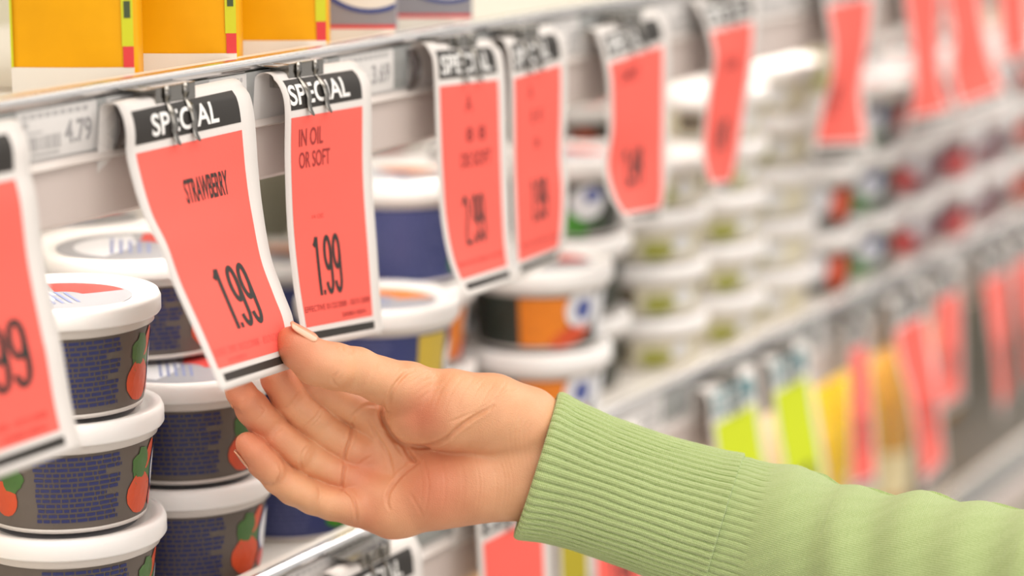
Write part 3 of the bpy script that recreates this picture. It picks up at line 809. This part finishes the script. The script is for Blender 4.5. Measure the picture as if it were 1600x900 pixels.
def chain(pts, k, pads=()):
    F = field()
    P = [(L3(x, y, w_), r * RS) for x, y, w_, r in pts]
    for (a, ra), (b, rb) in zip(P[:-1], P[1:]): add_cone(F, a, b, ra, rb, k)
    for x0, y0, w0, r0, x1, y1, w1, r1 in pads: add_cone(F, L3(x0, y0, w0), L3(x1, y1, w1), r0 * RS, r1 * RS, 3.0)
    return F


def smin(A, B, k):
    h = np.clip(k - np.abs(A - B), 0, None) / k
    return np.minimum(A, B) - h * h * k * 0.25


palm = field()
for pts, k in (([(592, 656, -11, 35), (690, 668, -9, 40), (800, 684, -2, 46)], 5), ([(562, 694, -13, 33), (680, 700, -11, 40), (800, 705, -2, 48)], 8), ([(556, 738, -9, 32), (680, 735, -6, 42), (800, 735, -2, 50)], 8),
               ([(582, 790, -4, 36), (610, 795, -2, 41), (690, 770, -2, 46)], 8),
               ([(640, 792, 1, 38), (690, 768, 3, 50), (748, 757, 3, 54), (808, 751, 0, 54)], 9),
               ([(850, 682, 0, 53), (1000, 730, 0, 52)], 8), ([(808, 751, 0, 54), (990, 800, 0, 50)], 10), ([(830, 716, 0, 58), (1000, 768, 0, 54)], 10)):
    P = [(L3(x, y, w_), r * RS) for x, y, w_, r in pts]
    for (a, ra), (b, rb) in zip(P[:-1], P[1:]): add_cone(palm, a, b, ra, rb, k)
for p_ in ((560, 706, -3, 24, 588, 704, -5, 22, 4), (562, 756, -1, 25, 592, 772, 2, 27, 5), (580, 660, -5, 20, 600, 672, -4, 18, 4), (604, 690, -2, 12, 626, 716, 0, 13, 4)):
    add_cone(palm, L3(*p_[:3]), L3(*p_[4:7]), p_[3] * RS, p_[7] * RS, p_[8])
thenar = chain([(652, 646, 12, 48), (702, 641, 12, 60), (768, 650, 8, 62), (820, 667, 3, 60), (850, 684, 0, 53)], 6)
body = smin(palm, thenar, 2.6); del palm
thumb = chain([(664, 622, 13, 50), (640, 609, 18, 42), (596, 594, 24, 34.5), (556, 578, 30, 33.5), (524, 573, 35, 34.5), (494, 566, 39, 33.5), (468, 546, 43.5, 29.5), (456, 534, 45.5, 24.5)], 3.0, [(622, 604, 27, 27, 580, 590, 33, 25), (528, 580, 41.5, 24, 486, 564, 45, 24)])
fi = chain([(604, 658, -8, 33), (566, 641, -5, 31), (526, 621, 0, 29.5), (494, 602, 4, 28.5), (468, 580, 6.5, 26), (458, 562, 8.0, 22)], 2.5, [(585, 652, -2, 25, 545, 632, 3, 23)])
fm_ = chain([(575, 706, -9, 32), (546, 698, -7, 31.5), (520, 681, -4, 29.5), (497, 662, 1, 30), (474, 644, 5, 28), (454, 622, 9, 28.5), (435, 590, 13, 26.5), (420, 556, 20, 22)], 2.5, [(548, 700, -1, 26, 514, 677, 3, 24), (492, 658, 7, 23, 466, 636, 12, 22), (450, 612, 16, 21, 436, 585, 20, 20)])
fr = chain([(560, 746, -7, 30), (530, 740, -5, 29.5), (505, 728, -2, 27.5), (478, 713, 3, 28.5), (446, 692, 8, 26.5), (416, 664, 13, 26.5), (394, 638, 18, 25.5), (376, 612, 23, 22), (370, 596, 26, 18)], 2.5, [(536, 743, 1, 24.5, 496, 725, 5, 22), (466, 706, 11, 22, 434, 681, 16, 21), (412, 656, 20, 20.5, 388, 628, 26, 19)])
fp = chain([(590, 792, -3, 33), (552, 791, 0, 29), (520, 786, 3, 26.5), (488, 777, 6, 26), (458, 763, 9, 25.5), (436, 748, 12, 24.5), (412, 722, 17, 24), (394, 701, 21, 21.5), (386, 693, 23, 18)], 2.5, [(556, 792, 6, 24, 512, 785, 10, 21), (480, 774, 13, 20, 450, 758, 16, 19), (426, 736, 21, 19, 398, 706, 26, 17)])
body = smin(body, thumb, 2.2)
H = body
for F in (fi, fm_, fr, fp): H = np.minimum(H, smin(body, F, 4.5))
# neighbouring fingers share a short web near the palm
del thenar, thumb, fi, fm_, fr, fp, body


def surface_nets(F):
    S = F < 0
    nx, ny, nz = F.shape
    c = np.zeros((nx - 1, ny - 1, nz - 1), np.uint8)
    for dx in (0, 1):
        for dy in (0, 1):
            for dz in (0, 1): c += S[dx:nx - 1 + dx, dy:ny - 1 + dy, dz:nz - 1 + dz]
    act = (c > 0) & (c < 8); idx = np.argwhere(act)
    acc = np.zeros((len(idx), 3)); cnt = np.zeros(len(idx))
    i, j, k = idx.T
    cor = [(0, 0, 0), (1, 0, 0), (0, 1, 0), (1, 1, 0), (0, 0, 1), (1, 0, 1), (0, 1, 1), (1, 1, 1)]
    for a in range(8):
        for b in range(a + 1, 8):
            if bin(a ^ b).count('1') != 1: continue
            ca, cb = cor[a], cor[b]
            fa = F[i + ca[0], j + ca[1], k + ca[2]]; fb = F[i + cb[0], j + cb[1], k + cb[2]]
            mk = (fa < 0) != (fb < 0); t = np.where(mk, fa / np.where(mk, fa - fb, 1), 0)
            p = np.array(ca) + t[:, None] * (np.array(cb) - np.array(ca))
            acc += p * mk[:, None]; cnt += mk
    V = idx + acc / cnt[:, None]
    num = np.full(act.shape, -1, np.int64); num[act] = np.arange(len(idx))
    Q = []
    for axis in range(3):
        A = S.take(range(0, S.shape[axis] - 1), axis=axis); B = S.take(range(1, S.shape[axis]), axis=axis)
        e = np.argwhere(A != B); s_in = A[tuple(e.T)]
        u, v = (axis + 1) % 3, (axis + 2) % 3
        ok = (e[:, u] > 0) & (e[:, v] > 0) & (e[:, u] < F.shape[u] - 1) & (e[:, v] < F.shape[v] - 1); e = e[ok]; s_in = s_in[ok]
        def n_(du, dv):
            q = e.copy(); q[:, u] -= du; q[:, v] -= dv; return num[tuple(q.T)]
        q = np.stack([n_(0, 0), n_(1, 0), n_(1, 1), n_(0, 1)], 1)
        q = np.where(s_in[:, None], q, q[:, ::-1]); Q.append(q)
    return lo + V * GS, np.vstack(Q)


V, Q = surface_nets(H); del H


def relax(V, Q, it, lam=0.5):
    E = np.vstack([Q[:, [0, 1]], Q[:, [1, 2]], Q[:, [2, 3]], Q[:, [3, 0]]])
    n = len(V); deg = np.bincount(E[:, 0], minlength=n) + np.bincount(E[:, 1], minlength=n)
    for _ in range(it):
        acc = np.zeros_like(V)
        for d in range(3):
            acc[:, d] = np.bincount(E[:, 0], V[E[:, 1], d], n) + np.bincount(E[:, 1], V[E[:, 0], d], n)
        V = V + lam * (acc / deg[:, None] - V)
    return V


def vnormals(V, Q):
    fn = np.cross(V[Q[:, 2]] - V[Q[:, 0]], V[Q[:, 3]] - V[Q[:, 1]])
    N = np.zeros_like(V)
    for c_ in range(4):
        for d in range(3): N[:, d] += np.bincount(Q[:, c_], fn[:, d], len(V))
    return N / (np.linalg.norm(N, axis=1)[:, None] + 1e-9)


V = relax(V, Q, 4)
N = vnormals(V, Q)
# skin creases: pressed grooves along lines on the palm side
CRE = [
    ([(597, 632), (597, 650), (604, 668), (616, 684), (632, 697)], 2.2, 1.1, 0), ([(628, 694), (660, 699), (690, 690), (715, 670), (740, 652), (770, 634)], 1.3, 1.0, 0),
    ([(632, 697), (640, 712), (650, 722)], 1.8, 1.3, 0), ([(577, 655), (590, 682), (604, 705), (611, 728), (613, 745)], .75, .9, 0), ([(590, 668), (606, 680), (622, 700), (636, 722)], .7, .8, 0),
    ([(652, 723), (632, 738), (616, 755), (606, 772), (605, 786)], 1.0, .9, 0), ([(605, 786), (609, 797)], .5, .8, 0), ([(700, 660), (722, 652), (748, 640), (764, 628)], .35, .7, 0),
    ([(550, 664), (548, 684), (540, 706), (537, 722)], 1.2, .8, 0), ([(540, 722), (536, 745), (532, 766)], 1.2, .8, 0), ([(536, 764), (550, 776), (556, 795), (557, 815)], .9, .8, 0),
    ([(549, 664), (553, 648), (572, 634), (592, 634)], .6, .9, 0), ([(540, 722), (556, 728), (572, 718), (584, 712)], .3, .8, 0),
    ([(503, 634), (495, 650), (480, 664), (474, 672)], .38, .7, 0), ([(506, 640), (499, 654), (485, 668)], .25, .6, 0), ([(484, 694), (474, 706), (470, 720), (472, 736)], .42, .7, 0), ([(489, 697), (480, 708), (476, 722)], .25, .6, 0),
    ([(436, 726), (440, 738), (434, 752), (428, 760)], .38, .7, 0), ([(498, 756), (500, 776), (494, 800)], .3, .8, 0), ([(404, 632), (414, 642), (396, 662)], .25, .6, 0), ([(438, 640), (452, 634), (468, 614)], .28, .7, 0), ([(424, 690), (432, 674), (444, 668)], .3, .7, 0),
    ([(636, 580), (622, 596), (612, 612), (606, 632)], .85, 1.0, 0), ([(648, 578), (632, 586), (620, 600)], .4, .8, 0), ([(590, 566), (584, 584), (576, 604)], .3, 1.0, 0), ([(528, 582), (520, 592), (524, 602), (532, 606)], .4, .8, 0), ([(536, 586), (526, 596)], .25, .7, 0),
    ([(545, 540), (550, 548), (547, 556)], .3, .9, 0), ([(534, 540), (536, 549)], .25, .8, 0),
    ([(770, 632), (790, 616), (812, 608)], .3, .8, 0), ([(748, 640), (776, 622), (800, 606)], .25, .6, 0), ([(640, 770), (652, 790), (660, 806)], .25, .8, 0)]
rr = random.Random(4)
for x in range(655, 800, 13):
    j = rr.uniform(-9, 9)
    CRE.append(([(x + j, 715 + rr.uniform(-15, 15)), (x + 8 + j, 742), (x + 9 + j, 768), (x + 4 + j, 800)], rr.uniform(.05, .2), rr.uniform(.4, .65), 0))
for q_ in range(7):
    CRE.append(([(690 + q_ * 17, 584 + q_ * 2), (672 + q_ * 17, 606 + q_ * 3), (660 + q_ * 17, 640 + q_ * 2)], rr.uniform(.1, .2), .7, 0))
for q_ in range(5): CRE.append(([(805 + q_ * 8, 634 + q_ * 6), (796 + q_ * 7, 680), (806 + q_ * 6, 740)], rr.uniform(.15, .28), .7, 0))
for q_ in range(5): CRE.append(([(640 + q_ * 4, 600 + q_ * 9), (655 + q_ * 6, 588 + q_ * 8), (676 + q_ * 8, 580 + q_ * 7)], .14, .6, 0))
front = np.clip((N[:, 2] + 0.15) * 3, 0, 1)
disp = np.zeros(len(V))
pxy = np.stack([800 + V[:, 0] * FPX / (ZH - V[:, 2]), 450 - V[:, 1] * FPX / (ZH - V[:, 2])], 1)
for pts, dep, wid, _ in CRE:
    P = spline(np.array(pts, float), max(6, len(pts) * 5))
    mn = P.min(0) - 14; mx = P.max(0) + 14
    sel = np.where((pxy[:, 0] > mn[0]) & (pxy[:, 0] < mx[0]) & (pxy[:, 1] > mn[1]) & (pxy[:, 1] < mx[1]) & (front > 0))[0]
    best = np.full(len(sel), 1e9); tt = np.zeros(len(sel)); q = pxy[sel]
    for i in range(len(P) - 1):
        d = P[i + 1] - P[i]; t = np.clip(((q - P[i]) @ d) / (d @ d + 1e-9), 0, 1)
        e = np.linalg.norm(q - P[i] - t[:, None] * d, axis=1); u = e < best; best = np.where(u, e, best); tt = np.where(u, (i + t) / (len(P) - 1), tt)
    e = best * RS; taper = np.clip(np.minimum(tt, 1 - tt) * 5 + .25, 0, 1)
    g = np.exp(-(e / wid) ** 2) - 0.35 * np.exp(-((e - 2.0 * wid) / (1.1 * wid)) ** 2)
    disp[sel] -= dep * g * taper * front[sel]
# soft unevenness of the flesh
n1 = np.sin(V[:, 0] * .21 + 1.3 * np.sin(V[:, 1] * .13)) * np.sin(V[:, 1] * .19 + V[:, 2] * .17)
V = V + N * (disp + 0.22 * n1)[:, None]
V = relax(V, Q, 1, .35)
tips = [(L3(450, 530, 45), 20), (L3(376, 612, 24), 22), (L3(424, 570, 18), 22), (L3(388, 696, 22), 20), (L3(560, 745, 0), 16), (L3(580, 790, 0), 16), (L3(680, 760, 14), 22), (L3(660, 650, 28), 14)]
fl = np.zeros(len(V))
for t_, r_ in tips: fl = np.maximum(fl, np.exp(-(np.linalg.norm(V - t_, axis=1) / r_) ** 2))

SK = bpy.data.materials.new('skin'); SK.use_nodes = True; nt = SK.node_tree; b = nt.nodes['Principled BSDF']
b.inputs['Roughness'].default_value = 0.44; b.inputs['Specular IOR Level'].default_value = 0.5
b.inputs['Subsurface Weight'].default_value = 0.22; b.inputs['Subsurface Radius'].default_value = (1.0, 0.35, 0.2); b.inputs['Subsurface Scale'].default_value = 0.0035
at_ = nt.nodes.new('ShaderNodeAttribute'); at_.attribute_name = 'flush'
tc = nt.nodes.new('ShaderNodeTexCoord'); no = nt.nodes.new('ShaderNodeTexNoise'); no.inputs['Scale'].default_value = 90; no.inputs['Detail'].default_value = 5
nt.links.new(tc.outputs['Object'], no.inputs['Vector'])
mx1 = nt.nodes.new('ShaderNodeMixRGB'); mx1.inputs[1].default_value = srgb((218, 156, 114)); mx1.inputs[2].default_value = srgb((234, 180, 138)); nt.links.new(no.outputs['Fac'], mx1.inputs[0])
mx2 = nt.nodes.new('ShaderNodeMixRGB'); mx2.inputs[2].default_value = srgb((212, 118, 88)); nt.links.new(mx1.outputs[0], mx2.inputs[1])
mm = nt.nodes.new('ShaderNodeMath'); mm.operation = 'MULTIPLY'; mm.inputs[1].default_value = .75; nt.links.new(at_.outputs['Fac'], mm.inputs[0]); nt.links.new(mm.outputs[0], mx2.inputs[0])
nt.links.new(mx2.outputs[0], b.inputs['Base Color'])
vo = nt.nodes.new('ShaderNodeTexVoronoi'); vo.inputs['Scale'].default_value = 1500; nt.links.new(tc.outputs['Object'], vo.inputs['Vector'])
bp = nt.nodes.new('ShaderNodeBump'); bp.inputs['Strength'].default_value = .35; bp.inputs['Distance'].default_value = .0004
nt.links.new(vo.outputs['Distance'], bp.inputs['Height']); nt.links.new(bp.outputs[0], b.inputs['Normal'])

me = bpy.data.meshes.new('person'); Vm = V / 1000
me.vertices.add(len(Vm)); me.vertices.foreach_set('co', Vm.astype(np.float32).ravel())
me.loops.add(len(Q) * 4); me.loops.foreach_set('vertex_index', Q.astype(np.int32).ravel())
me.polygons.add(len(Q)); me.polygons.foreach_set('loop_start', np.arange(0, len(Q) * 4, 4, dtype=np.int32)); me.polygons.foreach_set('loop_total', np.full(len(Q), 4, np.int32))
me.update(calc_edges=True); me.validate()
a_ = me.attributes.new('flush', 'FLOAT', 'POINT'); a_.data.foreach_set('value', fl.astype(np.float32))
me.polygons.foreach_set('use_smooth', [True] * len(me.polygons)); me.materials.append(SK)
person = bpy.data.objects.new('person', me); COL.objects.link(person); person.matrix_world = HM
tag(person, 'person reaching in from the right in a green sweater, right hand pinching the strawberry tag', 'person')
NAIL = mat('fingernail', (224, 162, 126), 0.25, coat=.5)


def nail(c, axis, nrm, r, half_w, ln, r1, name='fingernail'):
    """c: point on finger axis under the nail (mm, local), axis towards the tip"""
    axis = axis / np.linalg.norm(axis); nrm = nrm - axis * (nrm @ axis); nrm /= np.linalg.norm(nrm); side = np.cross(axis, nrm)
    vs = []; fs = []; na, nl = 14, 12
    for lay in (0, -.5):
        for i in range(nl + 1):
            t = i / nl; y = (t - .5) * ln; wsc = math.sqrt(max(0, 1 - (2 * abs(t - .5)) ** 6)) * .92 + .08
            if t < .5: wsc = math.sqrt(max(.03, 1 - (1 - 2 * t) ** 4))
            for j in range(na + 1):
                a = (j / na * 2 - 1) * half_w / r * wsc
                curve = -0.5 * max(0, abs(t - .5) * 2) ** 2 * .5
                y2 = y + (0.9 * math.cos(a) if t > .9 else 0)
                p = c + axis * y2 + (nrm * math.cos(a) + side * math.sin(a)) * (r + (r1 - r) * t + lay) + nrm * curve
                vs.append(p / 1000)
    n1 = na + 1; o_ = (nl + 1) * n1
    for i in range(nl):
        for j in range(na):
            k = i * n1 + j; fs += [(k, k + 1, k + n1 + 1, k + n1), (o_ + k, o_ + k + n1, o_ + k + n1 + 1, o_ + k + 1)]
    for i in range(nl): fs += [(i * n1, i * n1 + n1, o_ + i * n1 + n1, o_ + i * n1), (i * n1 + na, o_ + i * n1 + na, o_ + i * n1 + n1 + na, i * n1 + n1 + na)]
    for j in range(na): fs += [(j, o_ + j, o_ + j + 1, j + 1), (nl * n1 + j, nl * n1 + j + 1, o_ + nl * n1 + j + 1, o_ + nl * n1 + j)]
    return mesh(name, vs, fs, NAIL, person, True)


def nail_px(pa, pb, at, nrm, r, hw, ln, r1):
    A, B = L3(*pa), L3(*pb); ax_ = (B - A).astype(float)
    c = A + (B - A) * at
    return nail(c.astype(float), ax_, np.array(nrm, float), r * RS, hw, ln, r1 * RS)


nail_px((494, 566, 39), (456, 534, 45.5), .98, (.42, .80, .42), 33.8, 5.6, 15.0, 24.5)
nail_px((412, 722, 17), (386, 693, 23), .62, (-.85, -.45, .12), 26.2, 4.4, 11.0, 24.0)
nail_px((394, 638, 18), (370, 596, 26), .60, (-.9, -.2, -.02), 27.5, 4.7, 11.0, 24)

# ------------------------------------------------------------------ sweater sleeve with ribbed cuff
def knit_mat(name, rib):
    M = bpy.data.materials.new(name); M.use_nodes = True; nt = M.node_tree; b = nt.nodes['Principled BSDF']
    b.inputs['Roughness'].default_value = .9; b.inputs['Specular IOR Level'].default_value = .15; b.inputs['Sheen Weight'].default_value = .35; b.inputs['Sheen Roughness'].default_value = .5
    uv = nt.nodes.new('ShaderNodeUVMap'); uv.uv_map = 'UVMap'
    sp = nt.nodes.new('ShaderNodeSeparateXYZ'); nt.links.new(uv.outputs[0], sp.inputs[0])
    def math_(op, a, b_=None):
        n = nt.nodes.new('ShaderNodeMath'); n.operation = op
        for i, v in enumerate((a, b_)):
            if v is None: continue
            if isinstance(v, (int, float)): n.inputs[i].default_value = v
            else: nt.links.new(v, n.inputs[i])
        return n.outputs[0]
    # V-shaped stitches: columns along x (uv.x in mm along the arm), rows around it
    cx = math_('MULTIPLY', sp.outputs['Y'], 1 / 1.05 if rib else 1 / 1.0)
    fr_ = math_('ABSOLUTE', math_('SUBTRACT', math_('FRACT', cx), .5))
    ph = math_('ADD', math_('MULTIPLY', sp.outputs['X'], 1 / 0.85 if rib else 1 / .8), math_('MULTIPLY', fr_, 1.3))
    st = math_('SINE', math_('MULTIPLY', ph, 2 * PI))
    h = math_('ADD', math_('MULTIPLY', st, .5), math_('MULTIPLY', math_('SUBTRACT', .5, fr_), .0))
    h = math_('ADD', h, math_('MULTIPLY', math_('POWER', math_('MULTIPLY', fr_, 2.0), 3.0), -.9))
    no = nt.nodes.new('ShaderNodeTexNoise'); no.inputs['Scale'].default_value = .9; no.inputs['Detail'].default_value = 6; nt.links.new(uv.outputs[0], no.inputs['Vector'])
    h2 = math_('ADD', h, math_('MULTIPLY', no.outputs['Fac'], 1.4))
    bp = nt.nodes.new('ShaderNodeBump'); bp.inputs['Strength'].default_value = .7; bp.inputs['Distance'].default_value = .00035
    nt.links.new(h2, bp.inputs['Height']); nt.links.new(bp.outputs[0], b.inputs['Normal'])
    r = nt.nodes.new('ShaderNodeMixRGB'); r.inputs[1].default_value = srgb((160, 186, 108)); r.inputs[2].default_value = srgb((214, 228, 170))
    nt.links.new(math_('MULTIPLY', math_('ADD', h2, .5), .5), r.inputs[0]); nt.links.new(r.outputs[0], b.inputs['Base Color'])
    return M


AXP = [(836, 728, -2), (900, 748, -2), (1000, 780, 0), (1140, 826, 4), (1280, 866, 15), (1450, 905, 35), (1620, 950, 55), (1900, 1035, 95), (2250, 1140, 140)]
AX = spline(np.array([L3(*p) for p in AXP], float), 400)
arc = np.r_[0, np.cumsum(np.linalg.norm(np.diff(AX, axis=0), axis=1))]
RAD = [(0, 121), (14, 113), (30, 109), (60, 108), (90, 112), (103, 117), (125, 116), (150, 119), (200, 130), (260, 146), (340, 160), (460, 185)]  # mm along, px


def sleeve_surface(s0, s1, ns, nth, off, dispf, uv_off=0, open_in=0):
    us = np.linspace(s0, s1, ns); th = np.linspace(0, 2 * PI, nth, endpoint=False)
    C = np.stack([np.interp(us, arc, AX[:, i]) for i in range(3)], 1)
    T = np.gradient(C, axis=0); T /= np.linalg.norm(T, axis=1)[:, None]
    W = np.array([0, 0, 1.0]); P_ = np.cross(W, T); P_ /= np.linalg.norm(P_, axis=1)[:, None]; W2 = np.cross(T, P_)
    rad = np.interp(us, [r[0] for r in RAD], [r[1] * RS for r in RAD])
    U, TH = np.meshgrid(us, th, indexing='ij')
    d = dispf(U, TH)
    ell = .80
    R1 = rad[:, None] + off + d; R2 = rad[:, None] * ell + off + d
    V = C[:, None, :] + P_[:, None, :] * (np.cos(TH) * R1)[:, :, None] + W2[:, None, :] * (np.sin(TH) * R2)[:, :, None]
    return V, U, TH * 36.0


def grid_mesh(name, V, UVx, UVy, material, parent):
    n, m_ = V.shape[:2]
    I = np.arange(n * m_).reshape(n, m_); J = np.roll(I, -1, axis=1)
    Qd = np.stack([I[:-1], I[1:], J[1:], J[:-1]], -1).reshape(-1, 4)
    o = mesh(name, [], [], material, parent); me = o.data
    me.vertices.add(n * m_); me.vertices.foreach_set('co', (V / 1000).astype(np.float32).ravel())
    me.loops.add(len(Qd) * 4); me.loops.foreach_set('vertex_index', Qd.astype(np.int32).ravel())
    me.polygons.add(len(Qd)); me.polygons.foreach_set('loop_start', np.arange(0, len(Qd) * 4, 4, dtype=np.int32)); me.polygons.foreach_set('loop_total', np.full(len(Qd), 4, np.int32))
    me.update(calc_edges=True)
    uvl = me.uv_layers.new(name='UVMap'); ux = UVx.ravel()[Qd]; uy = UVy.ravel()[Qd]
    wrapm = (Qd % m_ == 0) & ((Qd.max(1) % m_ == m_ - 1)[:, None] | (Qd[:, [1]] % m_ == m_ - 1)); uy = np.where(wrapm & (np.abs(uy) < 1e-9), 2 * PI * 36, uy)
    uvl.data.foreach_set('uv', np.stack([ux, uy], -1).astype(np.float32).ravel())
    me.polygons.foreach_set('use_smooth', [True] * len(me.polygons))
    return o


NR = 56
SEAM = 100.0


def wob(U, TH): return .022 * np.sin(U * .07 + 1.6 * np.sin(TH * 2)) * .6 + .005 * np.sin(U * .17 + TH * 5) + .05 * np.exp(-U / 12.0) * np.cos(TH)


def rib(U, TH, depth):
    q = np.abs(np.sin((TH + wob(U, TH)) * NR / 2))
    return -depth * (1 - np.clip(q, 0, 1) ** .42)


def cuff_disp(U, TH):
    d = rib(U, TH, 2.1)
    e = np.clip((4.0 - U) / 4.0, 0, 1); d = d - 2.6 * (1 - np.sqrt(np.clip(1 - e ** 2, 0, 1)))      # rolled rim
    e2 = np.clip((U - (SEAM - 1.6)) / 1.6, 0, 1); d = d - 1.6 * (1 - np.sqrt(np.clip(1 - e2 ** 2, 0, 1)))
    return d + .9 * np.sin(U * .05 + 2.0 * np.cos(TH)) + 0.5 * np.sin(TH * 3 + U * .03)


def plain_disp(U, TH):
    fade = np.clip((U - 114) / 5, 0, 1)
    d = rib(U, TH, 1.2) * (1 - fade)
    t = U - SEAM
    puff = 3.2 * np.exp(-((t - 27) / 8.5) ** 2)
    wr = 1.5 * np.sin(t * .21 + 1.2 * np.sin(TH * 1.5 + .4)) + 1.1 * np.sin(t * .113 + 2.0 * np.cos(TH) + 1)
    return d + puff * (.55 + .45 * np.cos(TH)) + wr * np.clip((t - 22) / 22, 0, 1) + .9 * np.sin(U * .05 + 2.0 * np.cos(TH)) + .15 * np.sin(TH * 21 + U * .4)


RIBM = knit_mat('ribbed_knit', True); KNM = knit_mat('plain_knit', False)
V2, ux, uy = sleeve_surface(SEAM - 6, 455, 560, 900, -1.3, plain_disp)
sl = grid_mesh('sweater_sleeve', V2, ux, uy, KNM, person)
Vc, ux, uy = sleeve_surface(0.0, SEAM, 330, 900, 0.6, cuff_disp)
# inner wall of the folded cuff, back from the rim and the seam
Vi, uxi, uyi = sleeve_surface(0.0, 26.0, 60, 900, -3.1, lambda U, TH: rib(U, TH, .8) + .9 * np.sin(U * .05 + 2.0 * np.cos(TH)))
V3 = np.concatenate([Vi[::-1], Vc], 0); ux3 = np.concatenate([-uxi[::-1], ux], 0); uy3 = np.concatenate([uyi[::-1], uy], 0)
cf = grid_mesh('ribbed_cuff', V3, ux3, uy3, RIBM, sl)

# fine wool fibres standing off the knit
def fuzz(V, n, parent):
    a, b = V.shape[:2]; vs = []; fs = []
    cen = V.mean(axis=1)
    for _ in range(n):
        i = rng.integers(1, a - 2); j = rng.integers(0, b)
        p = V[i, j]; nn = p - cen[i]; nn /= np.linalg.norm(nn); t = rng.normal(size=3); t /= np.linalg.norm(t)
        ln = rng.uniform(.5, 1.5); d = nn * .8 + t * .7; e = np.cross(d, [0, 0, 1]); e /= np.linalg.norm(e) + 1e-6
        k = len(vs); w_ = .02
        q = p + d * ln * .55; q2 = q + (t * .8 + d * .2) * ln * .5
        vs += [(p - e * w_) / 1000, (p + e * w_) / 1000, (q - e * w_) / 1000, (q + e * w_) / 1000, q2 / 1000]
        fs += [(k, k + 1, k + 3, k + 2), (k + 2, k + 3, k + 4)]
    o = mesh('wool_fuzz', vs, fs, mat('wool_fibre', (206, 222, 160), .9, spec=.1), parent); o['kind'] = 'stuff'
    return o


fuzz(V3[60:], 9000, cf); fuzz(V2[:380], 11000, sl)
